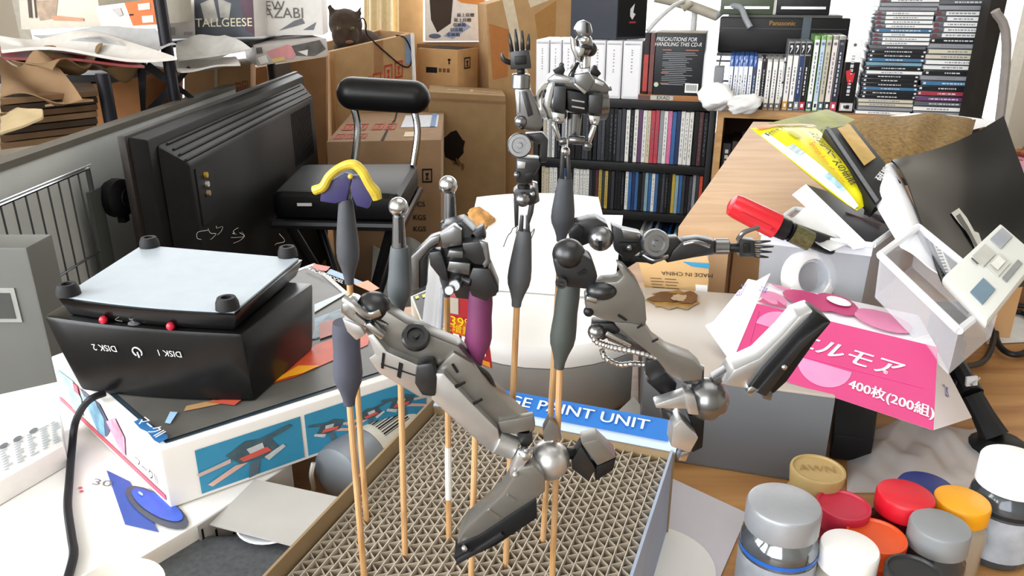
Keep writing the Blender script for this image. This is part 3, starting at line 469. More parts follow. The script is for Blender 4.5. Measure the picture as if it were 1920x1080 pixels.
t, fr, top, rt, lf = prod('model_kit_box', 'white and orange box with barcode labels lying on the papers', (178, 12), (290, -2), (294, 46), (190, 52), 1.70, 1.69, .16, 'd9d4ca')
pr(fr, [[(.5, 0), (1, 0), (1, 1), (.58, 1)]], mat('c96a2c', .6), t, 'orange_panel'); pr(fr, [rect(.72, .12, .92, .38), rect(.76, .62, .96, .9)], mat('d8cfc4', .6), t, 'barcode_label', 2); pr(fr, [rect(.55, .5, .62, .56)], INK, t, 'mark', 2); pr(fr, [[(.27, .2), (.42, .18), (.44, .5), (.36, .55)]], mat('b9b2b0', .6), t, 'small_print', 2)
t, fr, top, rt, lf = prod('model_kit_box', 'pale box with faded figure print at the end of the rack', (30, -60), (180, -30), (190, 50), (40, 56), 1.72, 1.70, .18, 'c9c3b4')
pr(fr, [[(.2, .5), (.5, .45), (.45, .8), (.25, .85)]], mat('a58f7a', .6, var=.3), t, 'picture'); pr(fr, [rect(.12, .2, .16, .8), rect(.2, .2, .22, .8)], mat('4a3a30', .6), t, 'picture', 2); pr(fr, [[(.4, .75), (.8, .8), (.8, .86), (.42, .84)]], mat('c08a6a', .6), t, 'picture', 2)
# papers hanging over the rack front
def sheet(name, lb, cat_, pts, mt, th=.0012, bul=.02, n=10, seed=0, wav=.006):
    c = [PD(*p) for p in pts]; r_ = random.Random(seed); a1, a2 = r_.uniform(0, 6), r_.uniform(0, 6)
    def fn(a, b):
        p = c[0]*(1-a)*(1-b)+c[1]*a*(1-b)+c[2]*a*b+c[3]*(1-a)*b; nn_ = (c[1]-c[0]).cross(c[3]-c[0]).normalized(); return p+nn_*(bul*math.sin(math.pi*a)*math.sin(math.pi*b)+wav*math.sin(a*7+a1)*math.cos(b*4+a2))
    nn_ = (c[1]-c[0]).cross(c[3]-c[0]).normalized(); mb = MB(); mb.grid(fn, n, n, nn_*th); return tag(mb.build(name, mt), lb, cat_)
sheet('crumpled_sheet', 'crumpled grey white sheet draped over the rack edge', 'paper', [(60, 62, 1.62), (290, 48, 1.6), (335, 95, 1.55), (180, 78, 1.55)], mat('a8a8a8', .55, var=.1), .002, .03, 14, 1, .015)
sheet('magazine', 'bent white magazine lying on the rack', 'magazine', [(0, 70, 1.6), (200, 62, 1.6), (330, 108, 1.5), (0, 90, 1.5)], mat('cfcac4', .4, var=.08), .006, .012, 14, 2, .008)
sheet('magazine', 'bent magazine with red edge beneath the white one', 'magazine', [(0, 92, 1.6), (200, 88, 1.6), (270, 120, 1.52), (0, 104, 1.52)], mat('7e2a2c', .4, var=.2), .005, .012, 12, 3, .006)
sheet('newspaper', 'folded printed leaflet sticking out beneath the robot box', 'paper', [(330, 75, 1.72), (420, 62, 1.72), (472, 92, 1.66), (332, 112, 1.62)], mat('c4c2be', .5, var=.1), .004, .02, 12, 4, .006)
sheet('newspaper', 'white folded leaflet under the printed leaflet', 'paper', [(240, 118, 1.7), (440, 105, 1.74), (450, 118, 1.66), (340, 132, 1.6)], mat('d6d2cc', .5, var=.05), .004, .01, 10, 5, .004)
for i, (pts, hx, lb) in enumerate((([(0, 100, 1.55), (150, 98, 1.6), (195, 95, 1.55), (100, 135, 1.42)], '7d6442', 'crumpled brown wrapping paper hanging off the rack'), ([(0, 110, 1.48), (100, 110, 1.5), (155, 188, 1.4), (0, 178, 1.38)], '86694a', 'large sheet of kraft paper slumped below the rack'), ([(150, 112, 1.6), (290, 100, 1.65), (240, 125, 1.6), (160, 130, 1.55)], '8a6c46', 'narrow kraft paper scrap tucked under the magazines'))):
    sheet('kraft_paper', lb, 'paper', pts, mat(hx, .8, var=.12, scale=15), .002, .03, 12, 10+i, .018)
# cartons behind the rack posts
t, fr, top, rt, lf = carton('brown_carton', 'orange brown carton standing behind the thin black post', (150, 130), (268, 128), (268, 640), (165, 640), 1.95, 1.95, .25, 'b07848'); pr(fr, [rect(.05, .06, .2, .2)], mat('6d4430', .8), t, 'dark_brown_patch')  # flat darker brown rectangle on the carton front
t, fr, top, rt, lf = carton('brown_carton', 'wide brown carton with faded red letters behind the television', (345, 132), (470, 122), (470, 640), (352, 640), 2.02, 2.06, .25, 'a07a52'); pr(fr, [rect(.45, 0, .5, .4)], mat('a8957a', .4), t, 'tape')
for k in range(4): stamp(fr, .54+.11*k, .06-.004*k, .09, .05, mat('8f4a34', .8), t)
t, fr, top, rt, lf = carton('brown_carton', 'brown carton between the television and the open carton', (474, 128), (612, 106), (612, 640), (480, 640), 2.44, 2.48, .13, '8f6b47'); pr(fr, [[(.3, 0), (.5, 0), (.6, .3), (.35, .1)]], mat('6e6a66', .5), t, 'grey_tape')
# stack of flattened corrugated cartons
for i in range(7):
    y0 = 186+i*14; a, b = PD(0, y0, 1.36), PD(182, y0-16-i*1, 1.5); nb = V((-.13, .22, 0)); mb = MB(); e = V((0, 0, -.010)); mb.hexa([a+e, b+e, b+nb+e, a+nb+e, a, b, b+nb, a+nb]); tag(mb.build('flattened_carton', cardm(['7d6042', '3a2a1c', '64492f'][i % 3]), None), 'flattened carton in the stack leaning at the grey panel', 'cardboard', 'stacked flattened cartons')  # some sheets darkened: shade of the gaps put into their colour
sheet('torn_cardboard', 'torn pale cardboard flap lying on the flattened cartons', 'cardboard', [(0, 196, 1.40), (80, 206, 1.36), (76, 222, 1.33), (0, 250, 1.30)], cardm('b7a27c'), .004, .003, 6, 21, .003)
sheet('torn_cardboard', 'long pinkish torn cardboard strip over the flattened cartons', 'cardboard', [(0, 176, 1.52), (95, 182, 1.50), (175, 186, 1.46), (30, 202, 1.40)], cardm('b99672'), .004, .004, 6, 22, .003)
p0 = PX(0, 290, -.74); MB_ = tag(MB().box(-1.45, .95, FZ, -.715, 1.48, PD(90, 300, 1.36).z-.06).build('added_chest', mat('3a2e26', .7), None, .003), 'dark chest added under the stack of flattened cartons', 'chest')  # chest added as a support for the carton stack
# ---------------------------------------------------------------- grey panel, wire basket, cabinet
t = T('partition_panel', 'grey laminate panel with dark top edge behind the television', 'panel', (-.69, 1.4, FZ)); pzt = .092
MB().box(-.705, .80, FZ, -.68, 1.95, pzt-.006).build('board', mat('c6cbca', .6, var=.06, scale=12), t); MB().box(-.707, .80, pzt-.006, -.678, 1.95, pzt+.004).build('edge_strip', mat('5a554c', .6), t)
WB = mat('5f6266', .35, .7); t = T('wire_basket', 'metal wire basket with thin upright bars in front of grey panel', 'basket', (-.6, 1.0, FZ)); xb = -.655
za, zb = .055, -.075
for k, zz in enumerate((za, zb)): MB().tube([(xb, .80, zz), (xb, 1.18, zz)], .003 if k == 0 else .0018, 6).build('rim_wire', CHROME if k == 0 else WB, t)
MB().tube([(xb+.006, .80, za+.006), (xb+.006, 1.18, za+.006)], .0014, 6).build('rim_wire', CHROME, t)
for i in range(15): y = .80+i*.027; MB().cyl((xb, y, zb-.03), (xb, y, za), .0013, n=6).build('upright_wire', WB, t)
for yy in (.80, 1.18): MB().cyl((xb, yy, FZ), (xb, yy, za), .004, n=8).build('corner_post', WB, t)
MB().box(xb-.002, 1.165, zb-.1, xb+.004, 1.20, .02).build('end_plate', mat('4b4f4e', .5), t)
t = T('round_cap', 'black round cap hanging on the end of the wire basket', 'cap', PX(225, 385, -.63)); q = PX(222, 370, -.64)
MB().lathe(q+V((-.012, 0, 0)), [(.028, 0), (.032, .008), (.031, .022), (.02, .028)], 18, (1, -.25, 0)).build('cap_body', mat('0c0c0e', .6), t); MB().lathe(q+V((.012, 0, 0)), [(.017, 0), (.015, .006), (.009, .002)], 14, (1, -.25, 0)).build('cap_hub', mat('1d1d20', .5), t); MB().box(q.x-.006, q.y-.004, q.z-.042, q.x+.006, q.y+.012, q.z-.03).build('tab', mat('0c0c0e', .6), t)
t = T('metal_cabinet', 'grey metal cabinet with recessed square handle beside the desk', 'cabinet', (-.66, .72, FZ)); gm = mat('62635f', .5, var=.05, scale=20)
e0 = PY(49, 464, .70); MB().box(-.95, .70, FZ, e0.x, .745, e0.z).build('body', gm, t, .003); hq = PY(2, 575, .70)
MB().box(hq.x-.022, .6985, hq.z-.016, hq.x+.018, .6995, hq.z+.020).build('handle_frame', mat('9a9b98', .4), t); MB().box(hq.x-.018, .698, hq.z-.012, hq.x+.013, .6985, hq.z+.015).build('handle_recess', mat('3f403d', .6), t)
# ---------------------------------------------------------------- television seen from behind
t = T('television', 'black flat television seen from behind leaning along grey panel', 'television', (-.56, 1.7, FZ)); TVB = mat('0a0a0b', .5, var=.25, scale=25); tz = .1023; bz = -.46
MB().box(-.606, 1.19, bz, -.594, 2.22, tz).build('bezel', mat('241d19', .45, var=.2), t, .002)
MB().hexa([(-.594, 1.20, bz+.01), (-.594, 2.21, bz+.01), (-.594, 2.21, tz-.003), (-.594, 1.20, tz-.003), (-.572, 1.215, bz+.02), (-.572, 2.19, bz+.02), (-.572, 2.19, tz-.010), (-.572, 1.215, tz-.010)]).build('inner_cover', TVB, t, .004)
A_ = [(-.572, 1.24, bz+.03), (-.572, 2.16, bz+.03), (-.572, 2.16, tz-.022), (-.572, 1.24, tz-.022)]; B_ = [(-.536, 1.27, bz+.05), (-.536, 2.13, bz+.05), (-.536, 2.13, tz-.058), (-.536, 1.27, tz-.058)]
MB().hexa(A_+B_).build('back_cover', TVB, t, .008)
for k in range(4): f_ = (k+.5)/4; x = -.572+.036*f_; z = tz-.022-.036*f_; MB().ob((x-.001, 1.27, z-.001), (.0035, 0, -.0015), (0, .85, 0), (.0015, 0, .0035)).build('vent_rib', mat('1c1b1a', .6), t)
for k in range(16): y = 2.08-k*.012; MB().box(-.5365, y, tz-.2, -.5345, y+.004, tz-.07).build('cooling_slot', mat('050506', .5), t)
MB().box(-.5365, 1.29, -.07, -.534, 1.37, .03).build('socket_panel', mat('1a1a1c', .5), t)
for k, hx in enumerate(('d9b23c', 'e6e2d8', 'c2a98c')): MB().cyl((-.5345, 1.325, .012-k*.016), (-.529, 1.325, .012-k*.016), .005).build('socket', mat(hx, .3, .5), t)
MB().box(-.64, 1.4, FZ, -.52, 2.0, bz+.0).build('stand', TVB, t, .003)  # low support added down to the floor; what the television rests on is unseen
# ---------------------------------------------------------------- folding chair
t = T('folding_chair', 'black padded folding chair with chrome back tubes', 'chair', (-.38, 1.8, FZ)); PAD = mat('0e0e10', .38, var=.15); Yc = 1.86
a, b = PY(662, 175, Yc), PY(776, 182, Yc); rr = .0385; ax = (b-a).normalized(); pf = [(rr*math.sin(q*math.pi/12), -rr*math.cos(q*math.pi/12)) for q in range(1, 7)]
L_ = (b-a).length; MB().lathe(a, [(.004, -rr)]+pf+[(rr, L_*.5)]+[(r_, L_-h_) for r_, h_ in reversed(pf)]+[(.004, L_+rr)], 20, ax).build('backrest', PAD, t)
sd = V((0, 0, -.45)); CH = mat('b9bcc0', .15, 1.)
for (x0, y0), (x1, y1), (x2, y2) in (((665, 206), (671, 243), (664, 305)), ((778, 212), (783, 250), (775, 310))): MB().tube([PY(x0, y0, Yc), PY(x1, y1, Yc-.01), PY(x2, y2, Yc-.03)], .0085, 10).build('back_tube', CH, t)
s4 = [PD(505, 350, 1.60), PD(560, 288, 1.86), PD(785, 312, 1.88), PD(752, 408, 1.60)]; zz = sum(p.z for p in s4)/4
s4 = [V((p.x, p.y, PD(650, 318, 1.8).z)) for p in s4]; mb = MB(); mb.hexa([p-V((0, 0, .065)) for p in s4]+s4); mb.build('seat', mat('08080a', .42), t, .024, seg=3)
s5 = [p-V((0, 0, .07)) for p in s4]; MB().tube(s5+[s5[0]], .010, 8, smooth=False).build('seat_frame', mat('1b1c1f', .3), t)
for p, q in ((0, 2), (1, 3), (3, 1), (2, 0)): e = s5[q]*.75+s5[p]*.25; MB().cyl(s5[p]*.92+s5[q]*.08, (e.x, e.y, FZ), .011).build('leg', mat('17181a', .3), t)
p = s4[0]*.5+s4[3]*.5-V((0, .004, .02)); MB().box(p.x-.075, p.y-.012, p.z-.004, p.x-.045, p.y-.01, p.z+.002).build('maker_tag', mat('c9c9c9', .4), t)
sheet('grey_plastic_bag', 'rumpled grey plastic bag on the floor under the chair', 'bag', [(700, 458, 2.15), (800, 455, 2.15), (860, 640, 1.9), (690, 640, 1.9)], mat('8a8a88', .4, var=.1), .004, .06, 14, 31, .03)
# ================================================================ foreground, left: boxes, dock, devices
t = T('paper_carton', 'large white printed carton with blue disc picture under the model box', 'box', (-.3, .34, 0)); zw1 = .03
k0 = PZ(300, 845, .07); 
WQ = [PZ(366, 985, zw1), PZ(545, 870, zw1), PZ(150, 705, zw1), PZ(-190, 780, zw1), PZ(-120, 1260, zw1), PZ(85, 1150, zw1)]; WQ = [V((max(p.x, -.435), p.y, p.z)) for p in WQ]
MB().prism([V((p.x, p.y, .0005)) for p in WQ], (0, 0, zw1-.0005)).build('body', mat('f0efec', .7, var=.015), t, .002)
def top_fr(z, pts, h=.0006): return FQ(*[PZ(x, y, z) for x, y in pts], h=h)
fr = top_fr(zw1, [(200, 883), (245, 905), (300, 1000), (235, 985)]); pr(fr, [rect(0, 0, .98, 1)], mat('3a55a8', .5, var=.08), t, 'blue_print')
fr = top_fr(zw1, [(240, 905), (340, 950), (345, 1005), (255, 965)]); pr(fr, [[(.5+.62*math.cos(q*.314), .5+.55*math.sin(q*.314)) for q in range(20)]], mat('4a4f5c', .4), t, 'disc_print', 2); pr(fr, [[(.52+.5*math.cos(q*.314), .42+.4*math.sin(q*.314)) for q in range(20)]], mat('3558c2', .4, var=.2), t, 'disc_print', 3)
pr(fr, [[(.22+.05*math.cos(q*.7), .3+.06*math.sin(q*.7)) for q in range(9)]], mat('9cc0ff', .4), t, 'disc_print', 4)
fr = top_fr(zw1, [(130, 895), (230, 895), (230, 935), (130, 935)]); tx(fr, '30', .62, .35, .010, mat('6a6a6e', .6), t, rot=-15, sx=1.3); pr(fr, [[(.17, .5), (.24, .48), (.25, .56), (.18, .58)], [(.19, .66), (.26, .64), (.27, .72), (.2, .74)]], mat('d8506a', .6), t, 'red_mark')
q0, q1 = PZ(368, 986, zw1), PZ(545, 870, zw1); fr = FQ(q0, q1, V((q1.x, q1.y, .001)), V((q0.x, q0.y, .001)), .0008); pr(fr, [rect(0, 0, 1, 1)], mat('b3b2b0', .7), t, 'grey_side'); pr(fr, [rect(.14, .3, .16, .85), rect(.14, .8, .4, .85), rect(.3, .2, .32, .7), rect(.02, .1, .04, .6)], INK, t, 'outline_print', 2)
# model kit box
K = [PZ(300, 845, .07), PZ(808, 684, .07), PZ(590, 492, .07), PZ(95, 668, .07)]; zb = zw1+.001
t = T('model_kit_box', 'wide model box with blue robot pictures under the disk dock', 'box', base([V((p.x, p.y, zb)) for p in K]))
MB().hexa([V((p.x, p.y, zb)) for p in K]+K).build('body', mat('e4e2de', .5, var=.02), t, .0015)
tf = FQ(K[3], K[2], K[1], K[0], .0005)      # a along left->back edge, b from left edge to right edge
pr(tf, [rect(.03, .03, .975, .97)], mat('20303c', .4), t, 'frame_print'); pr(tf, [rect(.045, .045, .965, .955)], mat('55534f', .35, var=.3, scale=22), t, 'sky_print', 2)
pt_ = lambda x, y: (lambda p: p)(PZ(x, y, .07))
def tp(poly, hx, k=3, nm='cover_art', **kw):
    mb = MB(); mb.poly([PZ(x, y, .07)+V((0, 0, .0005*k)) for x, y in poly]); mb.build(nm, mat(hx, .35, **kw), t, flat=True)
tp([(505, 725), (592, 650), (700, 610), (690, 650), (600, 690), (555, 710)], 'c8461c', var=.25, scale=60); tp([(500, 726), (560, 690), (600, 690), (570, 704), (540, 712)], 'e8a01c', 4)
tp([(590, 600), (700, 560), (720, 575), (640, 620), (590, 640)], '7f9db4', 3, var=.35, scale=90); tp([(590, 575), (660, 545), (640, 560), (590, 590)], 'c8d4dc', 4); tp([(600, 640), (660, 620), (640, 600), (600, 610)], 'a8503c', 4, var=.3)
tp([(585, 640), (700, 600), (735, 560), (620, 590), (590, 620)], '6b7f8c', 3.5, var=.4, scale=120); tp([(470, 740), (420, 760), (345, 775), (350, 765), (410, 752)], 'b08a5c', 3); tp([(320, 800), (334, 778), (320, 777), (310, 798)], '9fc4e4', 4); tp([(385, 758), (460, 750), (440, 765)], 'c0503c', 4)
tp([(588, 498), (620, 504), (612, 512), (596, 510), (586, 505)], 'c04a34', 4, var=.3); tp([(620, 508), (700, 540), (690, 546), (612, 516)], '6f93b0', 4, var=.3); tp([(665, 538), (690, 530), (712, 545), (696, 552)], 'd9762c', 4.5)
f2 = FQ(PZ(585, 506, .07), PZ(720, 560, .07), PZ(712, 572, .07), PZ(576, 514, .07), .002); tx(f2, '1/4 SCALE MODEL', .22, .6, .0075, WHITE, t, bold=.02)
f2 = FQ(PZ(268, 788, .07), PZ(318, 826, .07), PZ(298, 838, .07), PZ(250, 797, .07), .002); pr(f2, [[(0, .9), (0, .2), (.2, .25), (.22, 0), (.5, .1), (.52, -.1), (.75, .1), (.9, -.1), (1, .1), (1, .9), (.85, 1), (.5, .8), (.3, 1)]], mat('2e6ea8', .4), t, 'title_print'); tx(f2, 'マークⅡ', .5, .5, .0085, WHITE, t, sx=.9, bold=.02)
lf = FQ(K[3], K[0], V((K[0].x, K[0].y, zb)), V((K[3].x, K[3].y, zb)), .0006); RD = mat('e05a6a', .5)
pr(lf, [rect(.0, .80, .98, .90)], RD, t, 'red_stripe'); tx(lf, 'マークⅡ', .86, .62, .009, INK, t)
for k, (a0, a1, hx) in enumerate(((.06, .3, '8fc4d6'), (.32, .52, '6f9db8'), (.54, .7, 'd98aa0'))): pr(lf, [[(a0, .15+.1*k), (a1-.06, .1), (a1, .35), (a1-.03, .75), (a0+.1, .78)]], mat(hx, .5, var=.4, scale=130), t, 'robot_print', 1.5)
pr(lf, [[(.3, .12), (.5, .1), (.58, .4), (.5, .72)]], mat('4a4d66', .5, var=.3), t, 'picture_panel', 1.2); pr(lf, [rect(.24, .12, .29, .3)], mat('d8566a', .5), t, 'badge', 2)
rf = FQ(K[0], K[1], V((K[1].x, K[1].y, zb)), V((K[0].x, K[0].y, zb)), .0006)
for a0, a1, b0 in ((.10, .46, .17), (.475, .655, .17), (.66, .97, .17)): pr(rf, [rect(a0, b0, a1, .93)], mat('2f86ac', .45, var=.12, scale=30), t, 'picture_panel')
def robo(a, b, s, seed, fl=1):
    r_ = random.Random(seed); G = mat('b9c0c4', .5, var=.2, scale=200); D_ = mat('3d5560', .5, var=.3, scale=200); E_ = mat('c8544c', .5, var=.2); q = lambda L: [[(a+x*s*fl, b+y*s*4.2) for x, y in P] for P in L]
    pr(rf, q([[(-.35, -.1), (-.1, -.22), (.2, -.15), (.3, .02), (.1, .12), (-.2, .08)]]), D_, t, 'robot_print', 1.6); pr(rf, q([[(-.1, -.1), (.1, -.12), (.12, 0), (-.05, .02)]]), G, t, 'robot_print', 2)
    pr(rf, q([[(-.2, 0), (.15, -.04), (.2, .04), (-.15, .07)]]), E_, t, 'robot_print', 2.2); pr(rf, q([[(-.7, .02), (-.3, -.04), (-.3, .02), (-.68, .07)]]), mat('c9b0a8', .5, var=.2), t, 'robot_print', 2); pr(rf, q([[(-.6, .22), (-.25, .08), (-.1, .1), (-.55, .27)]]), mat('cfa89a', .5, var=.2), t, 'robot_print', 2)
    pr(rf, q([[(-.08, .12), (.05, .12), (.0, .32), (-.12, .34)]]), mat('4f6470', .5), t, 'robot_print', 2); pr(rf, q([[(.05, -.18), (.45, -.26), (.5, -.22), (.15, -.12)]]), D_, t, 'robot_print', 2.2); pr(rf, q([[(.1, .1), (.35, .0), (.38, .05), (.15, .17)]]), G, t, 'robot_print', 2.2)
robo(.29, .54, .28, 1); robo(.565, .56, .17, 2, -1); robo(.73, .56, .15, 3); robo(.86, .55, .18, 4, -1)
# disk dock, standing upside down on the model box
dz = .0708; t = T('disk_dock', 'black upside-down disk dock with grey base plate and rubber feet', 'disk dock', PZ(300, 700, dz)); DB = mat('060607', .25, var=.15)
TQ = [PZ(108, 557, .131), PZ(443, 588, .131), PZ(568, 484, .131), PZ(264, 458, .131)]     # base plate edge, facing up
LQ = [PZ(80, 592, .118), PZ(452, 626, .118), PZ(588, 530, .118), PZ(225, 505, .118)]; BQ_ = [PZ(152, 733, dz), PZ(478, 754, dz), PZ(588, 655, dz), PZ(270, 640, dz)]
def bow(Q, n, d):      # front edge bows out a little
    f_ = (Q[1]-Q[0]); nn_ = V((f_.y, -f_.x, 0)).normalized(); return [Q[0]+f_*(i/n)+nn_*d*math.sin(math.pi*i/n) for i in range(n+1)]+[Q[2], Q[3]]
cen = sum(LQ, V())/4
def ring(Q, z, s_, d=.004): return [V((cen.x+(p.x-cen.x)*s_, cen.y+(p.y-cen.y)*s_, z)) for p in bow(Q, 10, d)]
R1 = [V((p.x, p.y, dz)) for p in bow(BQ_, 10, .004)]; R3 = ring(LQ, .118, 1.0); R2 = [V((a_.x*.45+b_.x*.55, a_.y*.45+b_.y*.55, .095)) for a_, b_ in zip(R1, R3)]; n_ = len(R1); mb = MB(); mb.add(R1+R2+R3, [tuple(range(n_-1, -1, -1)), tuple(range(2*n_, 3*n_))]+[(j*n_+i, j*n_+(i+1) % n_, (j+1)*n_+(i+1) % n_, (j+1)*n_+i) for j in (0, 1) for i in range(n_)]); mb.build('body', DB, t, .003)
P1 = [V((p.x, p.y, .1185)) for p in bow([cen+(q-cen)*.93 for q in TQ], 10, .004)]; P2 = [V((p.x, p.y, .130)) for p in bow(TQ, 10, .004)]; mb = MB(); mb.add(P1+P2, [tuple(range(n_-1, -1, -1)), tuple(range(n_, 2*n_))]+[(i, (i+1) % n_, n_+(i+1) % n_, n_+i) for i in range(n_)]); mb.build('base_shell', DB, t, .001)
cT = sum(TQ, V())/4; MB().prism([V((cT.x+(p.x-cT.x)*.96, cT.y+(p.y-cT.y)*.96, .1301)) for p in bow(TQ, 10, .004)], (0, 0, .0012)).build('base_plate', mat('a9b4bd', .45, var=.05, scale=90), t)
for x, y in ((129, 552), (427, 578), (540, 480), (281, 462)):
    p = PZ(x, y, .1314); MB().lathe(p, [(.0072, 0), (.0068, .004), (.0054, .0072), (.0032, .0072), (.003, .0045), (.001, .0045)], 18).build('rubber_foot', mat('1b1b1d', .6), t)
fl = bow(LQ, 20, .0045)
for px, nm in ((194, 'a'), (320, 'b')): p = PZ(px, 603 if px < 200 else 615, .1185); mb = MB(); mb.ball(p+V((0, 0, .0012)), .0026, 10); mb.build('indicator_light', mat('c8203c', .25, emit=.15), t)
p = PZ(252, 606, .1185); mb = MB(); mb.ball(p, .003, 10, sc=(1.4, 1, .5)); mb.build('power_button', mat('5a5a60', .3), t)
fq = FQ(PZ(82, 593, .1175), PZ(452, 627, .1175), V((R1[10].x, R1[10].y, .072)), V((R1[0].x, R1[0].y, .072)), .0018); lw = mat('d0d0d4', .4); fq.h = .0045
for s_, a, b in (('DISK 2', .29, .34), ('DISK 1', .63, .34)): tx(fq, s_, a, b, .0062, lw, t, rot=180, k=1.05)
mb = MB(); mb.tube([fq.pt(.462+.0032/fq.U.length*math.cos(q*.5+2.1), .36+.0032/fq.W.length*math.sin(q*.5+2.1), 1.05) for q in range(0, 11)], .0005, 5, smooth=False); mb.tube([fq.pt(.462, .36, 1.05), fq.pt(.462, .36+.0042/fq.W.length, 1.05)], .0005, 5); mb.build('power_symbol', lw, t)
r_ = random.Random(5); mb = MB()
for i in range(16):
    b_ = r_.choice([(230, 590), (270, 600), (240, 600), (400, 450), (420, 442), (480, 462)]); p = PZ(b_[0]+r_.uniform(-30, 40), b_[1]+r_.uniform(-6, 6), .132 if b_[1] < 500 else .120); pts = [p]
    for k in range(4): p = p+V((r_.uniform(-.006, .006), r_.uniform(-.004, .004), r_.uniform(-.001, .004))); pts.append(p)
    mb.tube(pts, .00013, 4)
mb.build('dust_fluff', mat('9c968c', .9), t)['kind'] = 'stuff'
cq = [PZ(196, 737, .074), PZ(165, 752, .072), PZ(142, 790, .05), PZ(135, 840, .036), PZ(130, 900, .0325), PZ(127, 950, .0325), PZ(134, 1005, .0325), PZ(138, 1040, .0325), PZ(126, 1090, .0325), PZ(118, 1150, .0325)]
tag(MB().tube(cq, .0023, 8).build('power_cable', mat('0f1015', .5), None), 'black cable running from the disk dock down the white carton', 'cable')
p = PZ(212, 1108, .046); tag(MB().lathe((p.x, p.y, .0306), [(.012, 0), (.016, .001), (.0225, .014), (.0228, .0155), (.0215, .0155), (.0155, .003), (.001, .002)], 36).build('paper_bowl', mat('e2dfd6', .6, var=.02), None), 'small white paper bowl standing on the white carton', 'bowl')
# printed paper box at the left edge
q = [PZ(-40, 925, .045), PZ(120, 835, .045), PZ(112, 770, .045), PZ(-60, 855, .045)]; t = T('instruction_box', 'thin white printed box with rows of small text beside metal cabinet', 'box', base([V((p.x, p.y, .0305)) for p in q]))
MB().hexa([V((p.x, p.y, .0305)) for p in q]+q).build('body', mat('e6e4e0', .6), t, .001); fr = FQ(q[3], q[2], q[1], q[0], .0006); r_ = random.Random(9)
pr(fr, [rect(a, .25+.07*k, a+.05+.06*r_.random(), .28+.07*k) for k in range(9) for a in (.3, .45, .6, .75, .88) if a < .98], mat('9aa0a8', .6), t, 'text_lines'); pr(fr, [[(a+.05*math.cos(q_*.6), .22+.06*math.sin(q_*.6)) for q_ in range(10)] for a in (.35, .5, .68)], mat('6a6d74', .6), t, 'picture', 1.4)
# dark flat device, white dish, card, can
q = [PZ(285, 1058, .02), PZ(430, 960, .02), PZ(640, 985, .02), PZ(560, 1130, .02), PZ(420, 1260, .02)]
c_ = [PZ(285, 1058, .02), PZ(370, 1002, .02), PZ(600, 1000, .02), PZ(520, 1110, .02), PZ(440, 1200, .02), PZ(300, 1090, .02)]
t = T('flat_device', 'dark speckled flat device with rounded corner at the desk front', 'device', base([V((p.x, p.y, 0)) for p in c_])); MB().prism([V((p.x, p.y, .004)) for p in c_], (0, 0, .016)).build('body', mat('4a4d51', .7, var=.3, scale=300), t, .003); MB().prism([V((p.x*.98+c_[2].x*.02, p.y*.98+c_[2].y*.02, .0)) for p in c_], (0, 0, .004)).build('foot_plate', mat('77797c', .5), t)
p = PZ(513, 985, .021); tag(MB().lathe((p.x, p.y, .0205), [(.004, .0), (.012, .0), (.0205, .0035), (.02, .0045), (.012, .0015), (.003, .0012)], 32).build('white_dish', mat('e6ebf4', .4, var=.02), None), 'small white dish half hidden under the grey card', 'dish')
cq = [(393, 985, .0262), (478, 900, .034), (640, 935, .0305), (612, 968, .028), (548, 1025, .0258)]; mb = MB(); mb.prism([PZ(*p) for p in cq], (0, 0, .0008)); tag(mb.build('grey_card', mat('a8a6a2', .8, var=.04), None), 'torn piece of grey card resting on the flat device', 'card')
a, b = PZ(648, 880, .021), PZ(845, 735, .021); d_ = (b-a).normalized(); t = T('spray_can', 'grey can with barcode label lying beside the corrugated stand', 'can', (a.x, a.y, 0)); a = a-d_*.01; L_ = .115
MB().lathe(a, [(.014, 0), (.019, .002), (.0205, .006), (.0205, L_-.01), (.018, L_-.004), (.012, L_)], 28, d_).build('body', mat('7e858c', .4, .2, .06, 30), t); sd = d_.cross(V((0, 0, 1))).normalized()
def cs(s_, g, r=.0208): g = R(g); return a+d_*s_+(sd*math.sin(g)+V((0, 0, 1))*math.cos(g))*r
mb = MB(); mb.grid(lambda u, v: cs(.028+.04*u, -25+85*v), 6, 10); lb_ = mb.build('label', mat('cfccc0', .6), t, flat=True); mb = MB()
for k in range(13): g = -18+k*4.8; mb.grid(lambda u, v: cs(.035+.026*u, g+v*(1.2+(k % 3)*.9), .0211), 2, 1)
mb.build('barcode', INK, lb_, flat=True)
p = PZ(585, 880, .01); tag(MB().tube([PZ(588, 868, .03), PZ(584, 890, .022), PZ(588, 915, .006), PZ(584, 926, .0025)], .0016, 6).build('loose_cord', mat('c4c2bc', .6), None), 'short white cord hanging behind the grey card', 'cord')
